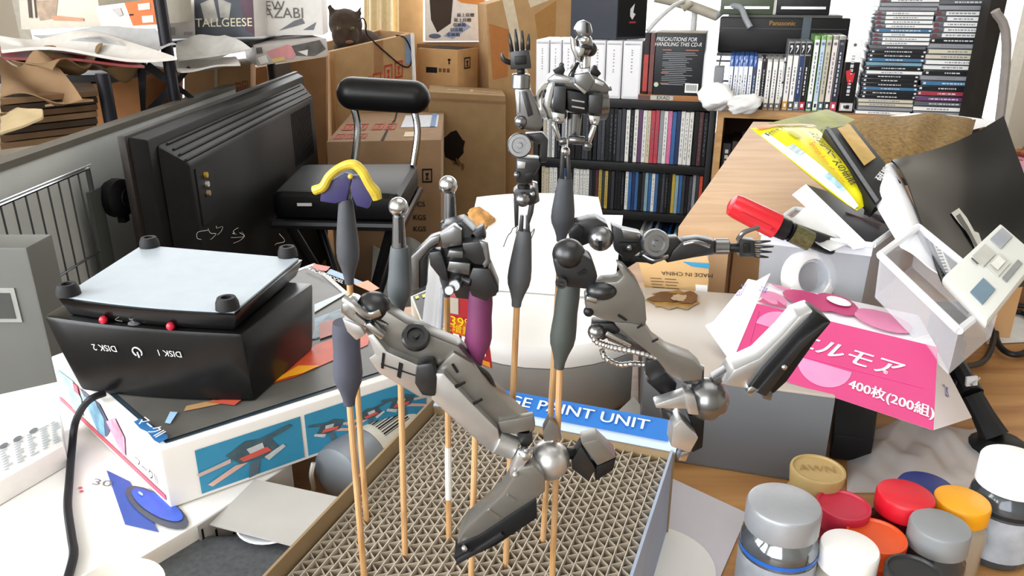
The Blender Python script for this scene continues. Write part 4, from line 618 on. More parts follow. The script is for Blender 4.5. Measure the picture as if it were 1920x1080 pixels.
# ================================================================ corrugated painting stand
BT = .055; BQ = [PZ(820, 762, BT), PZ(1258, 874, BT), PZ(1200, 1080, BT), PZ(560, 1080, BT)]; W_ = .150; eb = V((math.cos(R(-20.5)), math.sin(R(-20.5)), 0)); el = V((eb.y, -eb.x, 0)); L2 = .25
t = T('painting_stand', 'corrugated cardboard painting stand with blue printed back flap', 'stand', base([V((p.x, p.y, 0)) for p in BQ])); mid = (BQ[0]+BQ[1])/2; o_ = V((mid.x, mid.y, 0))-eb*W_/2; CB = mat('ccc3b4', .8, var=.12, scale=200); CB2 = mat('a99d8c', .85, var=.15, scale=200)
NS = 28; pw = W_/NS; per = .0076; nz = int(L2/per)
strip_me = None
for s_ in range(NS):
    mb = MB(); vs = []; fs = []; lx = .0004
    x0 = s_*pw
    mb.ob(o_+eb*x0+V((0, 0, .004)), eb*lx, el*L2, V((0, 0, BT-.004-rnd.random()*.0006)), 0)
    ph = rnd.random()*per; zt2 = BT-.0003-rnd.random()*.0006; pts = []; y = -ph
    while y < L2:
        for f_, xx in ((0, lx), (.5, pw-.0002)):
            yy = y+per*f_
            if 0 <= yy <= L2: pts.append(o_+eb*(x0+xx)+el*yy)
        y += per
    th = .00016; V1 = []
    for i, p in enumerate(pts):
        V1 += [p+V((0, 0, BT-.016)), p+V((0, 0, zt2)), p+el*.0005+V((0, 0, BT-.016)), p+el*.0005+V((0, 0, zt2))]
    F1 = []
    for i in range(len(pts)-1): a = i*4; F1 += [(a, a+4, a+5, a+1), (a+2, a+3, a+7, a+6), (a+1, a+5, a+7, a+3)]
    mb.add(V1, F1, 1); mb.build('corrugated_strip', [CB, CB2], t)
TR = mat('8d7858', .8, var=.08); e_ = .0035
MB().ob(o_-eb*e_, eb*.0015, el*L2, V((0, 0, BT+.009))).build('tray_wall', TR, t); MB().ob(o_+eb*(W_+.001), eb*.0015, el*L2, V((0, 0, BT+.006))).build('tray_wall', mat('9aa6bc', .6, var=.05), t); MB().ob(o_-eb*e_-el*.0005, eb*(W_+2*e_), -el*.0015, V((0, 0, BT+.003))).build('tray_wall', TR, t); MB().ob(o_-eb*e_-el*.002, eb*(W_+2*e_), el*(L2+.002), V((0, 0, .002))).build('tray_floor', TR, t)
# back flap: leans backwards from the rear edge, blue with pale border
p0 = PZ(822, 755, BT+.003); p1 = PZ(1262, 868, BT+.003); p0 = o_-eb*e_-el*.003+V((0, 0, BT+.003)); p1 = p0+eb*(W_+2*e_); up_ = (-el*.9+V((0, 0, .42))).normalized()*.021
fp_ = MB().ob(p0, p1-p0, up_, up_.cross(eb).normalized()*.001).build('back_flap', mat('b9c9de', .5, var=.03), t); fr = FQ(p0+up_, p1+up_, p1, p0, .0012); pr(fr, [rect(0.0, .0, .965, .74)], mat('1668b8', .5, var=.05), fp_, 'blue_print')
tx(fr, 'LARGE PAINT UNIT', .52, .36, .0105, mat('cfe0ee', .5), fp_, sx=1.25, bold=.015, k=2)
# ================================================================ behind the stand: white machine, packages, wooden box
t = T('white_machine', 'white rounded plastic machine with grey lower half behind the stand', 'machine', PZ(1030, 740, 0)); yF = .545
xl, xr = PY(862, 690, yF).x, PY(1186, 690, yF).x; cx = (xl+xr)/2; hw = (xr-xl)/2; dp = .25
def oval(s_, z, bowd=.03, y0=yF, dd=dp):
    P = []
    for i in range(9): a = -1+i/4; P.append(V((cx+hw*s_*a, y0-bowd*(1-a*a)+(1-s_)*.06, z)))
    for i in range(9): a = 1-i/4; P.append(V((cx+hw*s_*a, y0+dd-(1-s_)*.06+.01*(1-a*a), z)))
    return P
def loft(rings, nm, mt):
    n = len(rings[0]); mb = MB(); mb.add([p for r in rings for p in r], [tuple(range(n-1, -1, -1)), tuple(range((len(rings)-1)*n, len(rings)*n))]+[(j*n+i, j*n+(i+1) % n, (j+1)*n+(i+1) % n, (j+1)*n+i) for j in range(len(rings)-1) for i in range(n)]); return mb.build(nm, mt, t)
zsn = .048; loft([oval(.97, .0005), oval(1, .006), oval(1, zsn-.001)], 'lower_case', mat('9b9b98', .5, var=.03)); tilt = lambda P, k: [V((p.x, p.y, p.z+max(0, (p.y-yF))*k)) for p in P]
loft([oval(1.0, zsn), oval(1.0, zsn+.006), tilt(oval(.985, zsn+.012), .14), tilt(oval(.94, zsn+.016), .18)], 'upper_case', mat('efefed', .45, var=.015)); loft([oval(.995, zsn-.001), oval(.995, zsn)], 'seam', mat('6f6f6c', .6))
zp = lambda y: zsn+.0205+(y-yF)*.18
def ps_(x, y): 
    p = PZ(x, y, .08)
    for _ in range(8): p = PZ(x, y, zp(p.y))
    return p
q = [ps_(925, 400), ps_(1168, 405), ps_(1150, 560), ps_(870, 540)]; t2 = T('drawing_sheet', 'white sheet with a small pen sketch lying on the white machine', 'paper', base(q)); MB().hexa(q+[p+V((0, 0, .0008)) for p in q]).build('sheet', mat('fbfbf9', .8, var=.01), t2)
sk = [(944, 465), (952, 445), (958, 438), (962, 430), (970, 428), (968, 440), (976, 446), (972, 456), (990, 445), (998, 436), (1002, 432), (996, 450), (992, 462)]; MB().tube([ps_(*p)+V((0, 0, .0012)) for p in sk], .0004, 5).build('pen_sketch', INK, t2)
q = [PD(1090, 412, .80), PD(1168, 406, .80), PD(1172, 432, .76), PD(1130, 438, .76)]
# bag with bright scraps left of the sheet
crumple('snack_bag', PZ(905, 428, .095), .015, .012, .02, 5, mat('a8783c', .5, var=.6, scale=150), 'small crumpled orange snack bag behind the hip parts', 'bag', 24, 12); q = PZ(935, 402, .1)
mb = MB(); mb.grid(lambda a, b: PD(915+30*a, 410-18*b+14*a, .86+.02*math.sin(5*a)), 5, 5, (0, .0005, 0)); tag(mb.build('clear_wrapper', clear('ffffff', .5), None), 'piece of clear crinkled wrapper behind the hip parts', 'wrapper')
# red package, white booklet, colourful leaflet
mb = MB(); q, n = fbox(mb, (838, 556), (908, 566), (924, 692), (832, 664), .452, .455, .022); t = T('red_package', 'red and yellow package with large white lettering standing behind the stand', 'package', base([q[2], q[3]])); mb.build('body', mat('a8232c', .35, var=.06), t, .001); fr = FQ(*q, h=.0006)
pr(fr, [rect(0, 0, .3, .26)], mat('b9b2a6', .4), t, 'grey_panel'); pr(fr, [[(.15, .3), (.62, .36), (.62, .62), (.15, .58)]], mat('c8641c', .4), t, 'orange_panel'); tx(fr, '39%', .38, .38, .0085, mat('f0c81c', .4), t); tx(fr, '大增量中', .38, .5, .0055, mat('f0c81c', .4), t); tx(fr, 'MARK!', .42, .68, .0125, WHITE, t, rot=176, sx=.62, bold=.03, k=2.5); pr(fr, [[(.06, .86), (.95, .9), (.95, .98), (.06, .92)]], mat('d98a1c', .4), t, 'yellow_band')
sheet('white_booklet', 'white glossy booklet leaning beside the red package', 'booklet', [(806, 476, .60), (846, 480, .60), (828, 668, .475), (782, 690, .475)], mat('d6d8dc', .35, var=.03), .003, .012, 8, 41, .001)
mb = MB(); q, n = fbox(mb, (826, 540), (838, 548), (834, 672), (818, 668), .460, .458, .008); t = T('disc_case', 'thin grey plastic case standing against the red package', 'case', base([q[2], q[3]])); mb.build('shell', mat('8d9299', .3), t); pr(FQ(*q, h=.0006), [rect(.4, .05, .6, .95)], mat('5a5e64', .3), t, 'spine_groove')
q = [PZ(770, 556, .02), PZ(830, 530, .02), PZ(850, 590, .02), PZ(790, 606, .02)]; t = T('leaflet', 'black leaflet with yellow patches lying beside the model box', 'leaflet', base(q)-V((0, 0, .02))); MB().hexa([V((p.x, p.y, .0005)) for p in q]+q).build('pages', mat('e9e9e2', .5), t); fr = FQ(*q, h=.0006); pr(fr, [rect(.05, .05, .95, .9)], mat('1c1c1a', .4), t, 'black_print'); pr(fr, [rect(.3, .15, .5, .25), rect(.55, .3, .8, .45), rect(.1, .1, .2, .2), rect(.5, .55, .6, .65)], mat('e0d83c', .4), t, 'yellow_print', 2)
# wooden box (open fronted) and what stands in it
WZ = .10; wq = [PZ(1272, 425, WZ), PZ(1680, 452, WZ), PZ(1700, 232, WZ), PZ(1412, 228, WZ)]; t = T('wooden_box', 'light wooden open box with thick top behind the frosted container', 'box', base([V((p.x, p.y, 0)) for p in wq])); WB_ = wood('b5906a', 'c4a17b', 4, .6, (2, 10, 2))
MB().hexa([p-V((0, 0, .016)) for p in wq]+wq).build('top_board', WB_, t, .001); wd = (wq[1]-wq[0]).normalized(); wb = (wq[3]-wq[0]); wb.z = 0
def wbx(a, d0, w_, d1, z0, z1): o = wq[0]+wd*a; o = V((o.x, o.y, z0)); f_ = wb.normalized(); return MB().ob(o+f_*d0, wd*w_, f_*(d1-d0), V((0, 0, z1-z0)))
wbx(.030, .004, .018, .5, 0, WZ-.016).build('side_board', WB_, t); wbx(.05, .035, .26, .045, 0, WZ-.016).build('inner_panel', wood('b98e60', 'c99f70', 4, .5, (2, 10, 2)), t)
mb = MB(); q, n = fbox(mb, (1196, 486), (1330, 492), (1328, 560), (1212, 552), .640, .632, .022); t = T('paper_package', 'tan card package with upside-down small print', 'package', base([q[2], q[3]])); mb.build('body', mat('d9b27c', .6, var=.04), t, .001); fr = FQ(*q, h=.0006)
tx(fr, 'MADE IN CHINA', .68, .34, .0052, INK, t, rot=180, sx=1.2); pr(fr, [rect(.12+.22*k, .5+.085*j, .29+.22*k+.03*(j % 2), .525+.085*j) for k in range(2) for j in range(5)], mat('7a6242', .6), t, 'text_lines'); pr(fr, [rect(.8, .62, .98, .95)], WHITE, t, 'white_window'); pr(fr, [[(.62, 0), (1, .02), (1, .16), (.75, .12)]], mat('3c9ac8', .5, var=.2), t, 'sky_print', 1.5)
# ---------------------------------------------------------------- frosted container
FZT = .066; q = [PZ(1208, 700, FZT), PZ(1566, 748, FZT), PZ(1455, 560, FZT), PZ(1205, 542, FZT)]; qb = [V((p.x, p.y, .0005)) for p in q]
t = T('frosted_container', 'frosted grey plastic container with brown stain on lid', 'container', base(qb)); FM = clear('9a9a9a', .2, .35)
def wall4(qb, qt, th, mt, t, nm='wall'):
    for i in range(4):
        j = (i+1) % 4; c = sum(qb, V())/4; inn = lambda p: (V((c.x, c.y, p.z))-p).normalized()*th; MB().hexa([qb[i], qb[j], qb[j]+inn(qb[j]), qb[i]+inn(qb[i]), qt[i], qt[j], qt[j]+inn(qt[j]), qt[i]+inn(qt[i])]).build(nm, mt, t)
wall4(qb, q, .0015, clear('6d7074', .12, .35), t); MB().hexa(qb+[p+V((0, 0, .0015)) for p in qb]).build('bottom', FM, t)
MB().hexa([p for p in q]+[p+V((0, 0, .002)) for p in q]).build('lid', clear('b9b0a6', .12, .3), t, .0006); fr = FQ(q[3]+V((0, 0, .002)), q[2]+V((0, 0, .002)), q[1]+V((0, 0, .002)), q[0]+V((0, 0, .002)), .0005)
def blob(cx_, cy_, rx, ry, seed, z): r_ = random.Random(seed); return [PZ(cx_+rx*(1+r_.uniform(-.25, .25))*math.cos(k*.35), cy_+ry*(1+r_.uniform(-.25, .25))*math.sin(k*.35), z) for k in range(18)]
for cx_, cy_, rx, ry, hx, k, sd_ in ((1264, 562, 46, 19, '8a6420', 1, 1), (1256, 557, 38, 10, '4a260a', 2, 2), (1288, 558, 22, 11, '5e3408', 3, 3), (1274, 558, 14, 7, 'a8967c', 4, 4)): mb = MB(); mb.poly(blob(cx_, cy_, rx, ry, sd_, FZT+.0024+.0003*k)); mb.build('stain', mat(hx, .3, var=.3, scale=200), t, flat=True)
q = [PZ(1150, 778, .02), PZ(1188, 742, .02), PZ(1226, 790, .02), PZ(1215, 800, .02)]; tag(MB().hexa([V((p.x, p.y, .0005)) for p in q]+q).build('grey_block', mat('b3b0aa', .8), None, .001), 'small pale grey eraser block behind the blue flap', 'eraser')
# ---------------------------------------------------------------- tissue box
FT = [PD(1419, 570, .535), PD(1758, 652, .505), PD(1750, 808, .470), PD(1372, 682, .500)]; BK = [PD(1392, 520, .60), PD(1722, 590, .575), PD(1822, 782, .52), PD(1330, 612, .56)]
def plane(px, py, a, b, c_): return PP(px, py, a, (b-a).cross(c_-a))
FT = [PD(1419, 570, .56), PD(1758, 652, .50), PD(1750, 808, .465)]; FT.append(plane(1372, 682, *FT)); BK = [PD(1402, 522, .615), PD(1722, 590, .56), PD(1824, 784, .515), PD(1345, 612, .59)]
t = T('tissue_box', 'crushed pink and white tissue box with white lettering', 'tissue box', base(FT+BK)); PK = mat('b92f6c', .45, var=.03); mb = MB(); mb.hexa([FT[3], FT[2], BK[2], BK[3], FT[0], FT[1], BK[1], BK[0]]); mb.build('carton', mat('eeeaf0', .5, var=.02), t, .001)
fr = FQ(*FT, h=.0006); pr(fr, [rect(0, 0, 1, 1)], PK, t, 'pink_panel'); LP = mat('d87fa8', .45); c12 = lambda a, b, ra, rb, q0=0, q1=6.283: [(a+ra*math.cos(q0+(q1-q0)*i/15), b+rb*math.sin(q0+(q1-q0)*i/15)) for i in range(16)]
for P in (c12(.17, .3, .13, .26, 3.1, 6.4), c12(.46, .62, .14, .3, 0, 3.14)): pr(fr, [P], LP, t, 'petal_print', 1.5)
tx(fr, 'エルモア', .55, .42, .0142, WHITE, t, sx=1.2, shear=.35, bold=.025, rot=-2); tx(fr, '400枚(200組)', .80, .80, .0085, WHITE, t, bold=.02, rot=-3); tx(fr, '®', .76, .50, .0035, WHITE, t)
mb = MB()
for P in ([(.03, .12), (.05, .62)], [(.05, .62), (.95, .55)]): mb.tube([fr.pt(*p, 1.4) for p in P], .0003, 4)
mb.build('crease_line', mat('d03f86', .5), t)
tf = FQ(BK[0], BK[1], FT[1], FT[0], .0014)
for P, m_ in ((c12(.35, .45, .16, .34), PK), (c12(.52, .35, .12, .38), PK), (c12(.75, .6, .16, .34), LP), (c12(.12, .7, .08, .25), LP), ([(.0, 1), (.1, .6), (.2, 1)], PK), (c12(.2, .12, .06, .12, 0, 3.14), LP)): pr(tf, [[(min(1, max(0, a)), min(1, max(0, b))) for a, b in P]], m_, t, 'petal_print', 1.3)
pr(tf, [c12(.53, .3, .07, .16)], mat('f6eef4', .5), t, 'petal_print', 2.2); tx(tf, 'ELLE', .07, .5, .007, mat('2c3c9c', .5), t, rot=75, shear=.2)
q = [FT[0], FT[3], PD(1323, 612, .565)]; mb = MB(); mb.prism(q, (0, 0, .0012)); mb.build('end_flap', mat('f8f8f8', .7, var=.01), t); q = [PD(1338, 604, .575), PD(1386, 545, .61), PD(1445, 513, .625), PD(1419, 568, .562)]; fr2 = FQ(PD(1372, 548, .595), PD(1440, 514, .605), PD(1436, 560, .565), PD(1372, 600, .555), .001)
mb = MB(); mb.prism(q, (0, .0012, 0)); mb.build('top_flap', mat('ded6e2', .5), t); tx(fr2, 'ELLE', .3, .25, .009, mat('3c4a9c', .5), t, rot=70, shear=.2, k=3)
rf = FQ(FT[1], BK[1], BK[2], FT[2], .0006); tx(rf, '200', .72, .74, .011, mat('2c4ca8', .5), t, rot=-25, k=3)
# ---------------------------------------------------------------- clear bin with contents
CLR = clear('e6eaf0', .80, .12); RIM = clear('f2f5fa', .25, .2)
bt = [PD(1430, 436, .60), PD(1637, 460, .585), PD(1708, 412, .70), PD(1500, 392, .70)]; zt3 = sum(p.z for p in bt)/4; bt = [PZ(1428, 436, zt3), PZ(1637, 460, zt3), PZ(1706, 410, zt3), PZ(1490, 392, zt3)]; cb = sum(bt, V())/4; bb = [V((cb.x+(p.x-cb.x)*.9, cb.y+(p.y-cb.y)*.9, .0008)) for p in bt]
t = T('clear_bin', 'clear plastic bin holding marker, tape and packages', 'bin', base(bb)); wall4(bb, bt, .0016, clear('c4cad2', .66, .2), t); MB().hexa(bb+[p+V((0, 0, .0015)) for p in bb]).build('bottom', CLR, t)
for i in range(4): j = (i+1) % 4; MB().tube([bt[i], bt[j]], .0024, 8).build('rim', RIM, t)
dz_ = V((0, -.0004, -.009)); MB().hexa([bt[0]+dz_, bt[1]+dz_, bt[1]+dz_+V((0, .001, 0)), bt[0]+dz_+V((0, .001, 0)), bt[0]+V((0, -.0006, 0)), bt[1]+V((0, -.0006, 0)), bt[1], bt[0]]).build('rim_band', clear('e6eaf2', .25, .2), t)
ctr = PD(1505, 520, .63); t = T('tape_roll', 'white tape roll seen through the clear bin', 'tape', ctr-V((0, 0, .021))); MB().lathe(ctr, [(.0195, 0), (.0215, .001), (.0215, .014), (.0195, .015), (.015, .015), (.015, 0), (.0195, 0)], 32, (.3, -1, .35), cap=False).build('tape_ring', mat('f4f4f4', .5, var=.01), t); MB().lathe(ctr, [(.0148, .004), (.0125, .004), (.0125, .012), (.0148, .012)], 32, (.3, -1, .35), cap=False).build('core', mat('c9ccd4', .6), t)
a, b, c_, e = PD(1370, 382, .60), PD(1456, 424, .60), PD(1476, 432, .60), PD(1560, 462, .615); t = T('marker', 'thick red-capped black felt marker sticking out of the clear bin', 'marker', a); ax = (b-a).normalized()
MB().lathe(a, [(.004, -.001), (.0085, .001), (.0095, .006), (.0102, (b-a).length)], 20, ax).build('cap', mat('c8202c', .25, var=.04), t); MB().ob(a+V((.004, -.011, -.006)), ax*.026, V((0, -.002, 0)), V((.001, 0, .003))).build('cap_clip', mat('c8202c', .3), t); MB().cyl(b, c_, .0085).build('collar', mat('111114', .4), t); MB().cyl(c_, e, .0075).build('barrel', mat('18181a', .35), t)
MB().lathe(c_+ax*.004, [(.0077, 0), (.0077, .016)], 20, ax, cap=False).build('barrel_label', mat('4a4624', .4, var=.6, scale=500), t)
# dark-faced box and white edge in the bin
q = [PD(1500, 345, .70), PD(1688, 412, .66), PD(1640, 468, .60), PD(1600, 470, .60)]; 
mb = MB(); W = [PD(1512, 346, .68), PD(1632, 462, .60), PD(1600, 468, .595), PD(1486, 366, .675)]; Kq = [PD(1512, 346, .68), PD(1690, 402, .665), PD(1690, 422, .645), PD(1632, 462, .60)]; t = T('software_box', 'dark software box with white edge standing in the clear bin', 'box', base(W+Kq))
mb.prism(W, (0, .0015, 0)); mb.build('white_side', mat('f6f6f8', .5, var=.01), t); mb = MB(); mb.prism(Kq, (.001, .008, -.002)); mb.build('dark_front', mat('14161f', .35, var=.3, scale=60), t); fr = FQ(PD(1560, 372, .66), PD(1680, 408, .66), PD(1640, 445, .615), PD(1590, 420, .635), .001); pr(fr, [rect(.1, .5, .9, .6), rect(.5, .15, .95, .35)], mat('4a2a30', .4, var=.3), t, 'cover_print'); fr = FQ(W[0], PD(1520, 352, .675), W[1], PD(1622, 462, .6), .0005)
sheet('clear_sleeve', 'loose translucent plastic sleeve inside the bin', 'sleeve', [(1470, 410, .62), (1512, 392, .64), (1612, 462, .60), (1560, 465, .59)], clear('e8eaea', .45, .15), .0008, .006, 8, 51, .003)
# yellow bag of abrasive sponges
def pillow(name, lb, cat_, pts, mt, th, n=14, seed=0, parent=None):
    c = [PD(*p) for p in pts]; nn_ = (c[1]-c[0]).cross(c[3]-c[0]).normalized()
    if nn_.dot(Cv-c[0]) < 0: nn_ = -nn_
    r_ = random.Random(seed); ph = [r_.uniform(0, 6) for _ in range(4)]
    def fn(sg):
        def g(a, b):
            e = (16*a*(1-a)*b*(1-b))**.45; w_ = .12*math.sin(9*a+ph[0])*math.sin(7*b+ph[1])+.08*math.sin(17*a+5*b+ph[2]); p = c[0]*(1-a)*(1-b)+c[1]*a*(1-b)+c[2]*a*b+c[3]*(1-a)*b; return p+nn_*(sg*th*e*(1+w_))
        return g
    mb = MB(); mb.grid(fn(1), n, n); mb.grid(fn(-.6), n, n); return mb, fn(1), nn_
pts = [(1407, 240, .76), (1528, 236, .79), (1640, 376, .655), (1604, 396, .635)]
mb, g, nn_ = pillow('', '', '', pts, None, .010, 16, 3); t = T('sponge_bag', 'yellow and white plastic bag of abrasive sponges', 'bag', base([PD(*p) for p in pts])); mb.build('bag', mat('dcd40c', .35, var=.1, scale=25), t)
class CF:   # curved face from a surface function
    def __init__(s, g, n_, h): s.g, s.n, s.h = g, n_, h; s.U = V(g(1, .5))-V(g(0, .5)); s.W = V(g(.5, 1))-V(g(.5, 0))
    def pt(s, a, b, k=1): a_ = min(1, max(0, a)); b_ = min(1, max(0, b)); return V(s.g(a_, b_))+s.n*s.h*k
cf = CF(g, nn_, .0009)
def cgrid(a0, b0, a1, b1, mt, nm, k=1, n=8): mb = MB(); mb.grid(lambda u, v: cf.pt(a0+(a1-a0)*u, b0+(b1-b0)*v, k), n, n); mb.build(nm, mt, t, flat=True)
cgrid(0, .45, .16, .99, mat('f4f5f6', .35, var=.02), 'white_panel'); cgrid(0, .12, .07, .45, mat('f4f5f6', .35, var=.02), 'white_panel'); cgrid(.03, .02, .95, .07, mat('d8742c', .4), 'orange_line', 1.5); cgrid(.06, .34, .15, .46, mat('a9b8bc', .4, var=.3, scale=200), 'picture', 2); cgrid(.04, .70, .14, .86, mat('8fb0c2', .4, var=.4, scale=200), 'picture', 2); cgrid(.26, .2, .38, .3, mat('b9b83a', .4), 'picture', 2)
tx(cf, 'スポンジベースの研磨', .52, .55, .0115, INK, t, rot=-98, sx=.9, k=3, bold=.02); tx(cf, 'Sponge base abrasive', .33, .60, .0085, mat('d8642c', .4), t, rot=-98, k=3); tx(cf, 'Superfine abrasive', .45, .13, .0095, mat('3c3c1c', .4), t, k=3, rot=5)
fl_ = [PD(1440, 232, .80), PD(1552, 205, .86), PD(1604, 224, .84), PD(1530, 262, .78)]; mb = MB(); mb.prism(fl_, (0, .002, .0)); mb.build('clear_end', mat('84882c', .5, var=.35, scale=40), t)
# bag of sawdust-like chips with black label card
pts = [(1588, 226, .92), (1830, 224, .98), (1800, 330, .82), (1640, 335, .80)]; mb, g, nn_ = pillow('', '', '', pts, None, .022, 20, 7); t = T('chip_bag', 'clear bag of brown wood chips behind the black sheet', 'bag', base([PD(*p) for p in pts])); mb.build('bag', mat('7d6234', .85, var=.48, scale=230, bump=1.), t)
pts = [(1600, 228, 1.0), (1715, 212, 1.02), (1880, 228, 1.02), (1800, 250, .97)]; mb, g, nn_ = pillow('', '', '', pts, None, .006, 12, 9); tag(mb.build('white_bag', mat('eef0f4', .4, var=.03), None), 'white plastic bag behind the bag of chips', 'bag')
Kq = [PD(1546, 242, .745), PD(1600, 232, .765), PD(1690, 342, .66), PD(1640, 385, .625)]; t = T('gold_label_box', 'black slim box with gold label leaning on the yellow bag', 'box', base(Kq)); mb = MB(); n2 = (Kq[1]-Kq[0]).cross(Kq[3]-Kq[0]).normalized(); n2 = n2 if n2.dot(Cv-Kq[0]) > 0 else -n2; mb.hexa([p-n2*.012 for p in Kq]+Kq); mb.build('body', mat('101114', .5), t, .0008)
fr = FQ(*Kq, h=.0022); pr(fr, [[(.34, .05), (.80, .03), (.80, .60), (.34, .62)]], mat('c9a24a', .3, .5, .2, 60), t, 'gold_label'); pr(fr, [rect(0, .0, .12, 1)], mat('5a5d62', .4, var=.2, scale=200), t, 'grey_stripe'); tx(fr, '研磨', .62, .82, .012, mat('d0d0d0', .4), t, rot=20, k=2, bold=.03)
# white sheet, black glossy sheet
sheet('white_sheet', 'curled white sheet tucked behind the black glossy sheet', 'paper', [(1616, 338, .665), (1676, 302, .70), (1775, 520, .575), (1690, 462, .585)], mat('f2f4fa', .5, var=.01), .0012, -.01, 10, 61, .002)
bs = [(1672, 300, .69), (1884, 214, .80), (1960, 520, .62), (1772, 530, .56)]; c = [PD(*p) for p in bs]; n2 = (c[1]-c[0]).cross(c[3]-c[0]).normalized(); n2 = n2 if n2.dot(Cv-c[0]) > 0 else -n2
def bsf(a, b): return c[0]*(1-a)*(1-b)+c[1]*a*(1-b)+c[2]*a*b+c[3]*(1-a)*b+n2*(.004*math.sin(math.pi*b)*(1-.4*a)-.012*math.sin(math.pi*a)+.003*math.sin(5*a+6*b)+.001*math.sin(11*b-5*a))
mb = MB(); mb.grid(bsf, 16, 16, n2*-.0014); t = T('glossy_sheet', 'curved black glossy printed sheet with barcode sticker', 'sheet', base(c)); mb.build('sheet', mat('060708', .24, var=.2, scale=20), t); cf = CF(bsf, n2, .0008)
pr(cf, [[(.03, .7), (.10, .68), (.14, .97), (.07, .99)]], WHITE, t, 'barcode_sticker', 1.2); pr(cf, [[(.045+.002*(k % 2), .715+.021*k), (.09, .71+.021*k), (.092, .72+.021*k), (.047, .725+.021*k)] for k in range(11)], INK, t, 'barcode', 2); pr(cf, [[(.36, .5), (.44, .48), (.48, .56), (.5, .66), (.53, .68), (.52, .86), (.46, .88), (.44, .66), (.40, .58)]], mat('b9b9b2', .3), t, 'picture_print', 1.2); pr(cf, [[(.39, .53), (.43, .52), (.46, .62), (.48, .8), (.46, .8), (.42, .62)]], mat('4a4c48', .3), t, 'picture_print', 2)
# card case with memory cards, tray
cs_ = [PD(1768, 516, .52), PD(1876, 416, .57), PD(1950, 480, .53), PD(1852, 602, .475)]; n2 = (cs_[1]-cs_[0]).cross(cs_[3]-cs_[0]).normalized(); n2 = n2 if n2.dot(Cv-cs_[0]) > 0 else -n2
t = T('card_case', 'frosted plastic memory card case with four slots', 'card case', base(cs_)); mb = MB(); mb.hexa([p-n2*.008 for p in cs_]+cs_); mb.build('shell', clear('d6d8d2', .18, .35), t, .003); fr = FQ(*cs_, h=.0007)
for a0, b0, hx in ((.40, .12, 'a9a9a2'), (.72, .12, '8c9096'), (.08, .52, '5f7686'), (.44, .42, 'b6b6ae'), (.46, .75, '7b7d7c')):
    mb = MB(); P = rect(a0, b0, a0+.22, b0+.27) if hx != '7b7d7c' else rect(a0, b0, a0+.3, b0+.1); mb.prism([fr.pt(a, b, .2) for a, b in P], n2*.001); mb.build('memory_card', mat(hx, .5, var=.1), t)
pr(fr, [rect(.47, .46, .62, .62)], mat('c9c9c2', .5), t, 'card_label', 3); pr(fr, [rect(.36, .14, .38, .3)], mat('4a4a48', .5), t, 'slot_mark', 2)
tb_ = [PD(1650, 478, .545), PD(1722, 425, .60), PD(1880, 555, .53), PD(1798, 620, .475)]; dn = V((-.002, -.004, -.03)); t = T('clear_tray', 'shallow clear plastic tray tilted beneath the card case', 'tray', base([p+dn for p in tb_])); tbb = [p*.96+sum(tb_, V())/4*.04+dn for p in tb_]
wall4(tbb, tb_, .0014, CLR, t); MB().hexa(tbb+[p+V((0, 0, .0014)) for p in tbb]).build('bottom', CLR, t)
for i in range(4): MB().tube([tb_[i], tb_[(i+1) % 4]], .0026, 8).build('rim', RIM, t)
q = [V((p.x, p.y, .0)) for p in tbb]; zl = min(p.z for p in tbb); c4 = sum(tbb, V())/4; tag(MB().box(c4.x+.02, c4.y+.02, 0, c4.x+.04, c4.y+.035, c4.z-.003).build('added_support_block', mat('2a2622', .7), None, .001), 'added dark block propping up the clear tray', 'block')  # added prop so the tray does not float; no such block is known here
# pink bowl with dry food
bc = PD(1925, 315, .80); t = T('pink_bowl', 'pink and white bowl heaped with brown dry cat food', 'bowl', (bc.x, bc.y, bc.z-.03)); MB().lathe((bc.x, bc.y, bc.z-.03), [(.015, 0), (.024, .004), (.034, .03), (.0345, .042), (.0325, .042), (.03, .026), (.02, .008), (.002, .007)], 28).build('bowl', mat('e3a8c0', .35, var=.1, scale=30), t)
tag(MB().box(bc.x-.04, bc.y-.04, 0, bc.x+.06, bc.y+.06, bc.z-.0305).build('added_crate', mat('7a5236', .7), None, .001), 'small brown crate added under the pink bowl', 'crate')  # crate added between desk and bowl as a support
for k in range(26): q_ = rnd.uniform(0, 6.3); rr_ = rnd.uniform(0, .027); mb = MB(); mb.ball((bc.x+rr_*math.cos(q_), bc.y+rr_*math.sin(q_), bc.z+.009+(.027-rr_)*.5+rnd.uniform(-.001, .001)), .0046, 8, sc=(1, 1, .7)); tag(mb.build('food_pellet', mat('8f5a34', .8, var=.2), None), 'brown dry food pellet heaped in the pink bowl', 'pellet', 'dry food pellets in the pink bowl')
# ---------------------------------------------------------------- black clamp tool and cables
BKP = mat('111214', .45, var=.2); t = T('clamp_arm', 'black jointed clamp arm with knob beside the tissue box', 'clamp', PZ(1850, 820, 0)); P_ = lambda x, y, z: PZ(x, y, z)
pA, pB, pC, pD = P_(1778, 650, .05), P_(1795, 690, .045), P_(1822, 740, .035), P_(1865, 818, .012)
for n_, pz_ in (('knob_stem', [(1778, 602, .062, .0022), (1778, 622, .060, .0022)]),): MB().cyl(P_(1778, 604, .062), P_(1778, 626, .058), .0028, n=10).build(n_, mat('3c444c', .4), t)
MB().cyl(P_(1778, 622, .060), P_(1778, 642, .056), .0068, n=8).build('knob', mat('30353c', .4), t); MB().ob(pA-V((.009, .006, .006)), V((.019, 0, -.001)), V((0, .012, 0)), V((.001, 0, .013))).build('head_block', mat('2a2c30', .5), t, .0015); MB().cyl(pA+V((.004, -.008, -.004)), pA+V((.004, -.004, -.004)), .0032).build('screw', mat('8d9094', .3, .7), t)
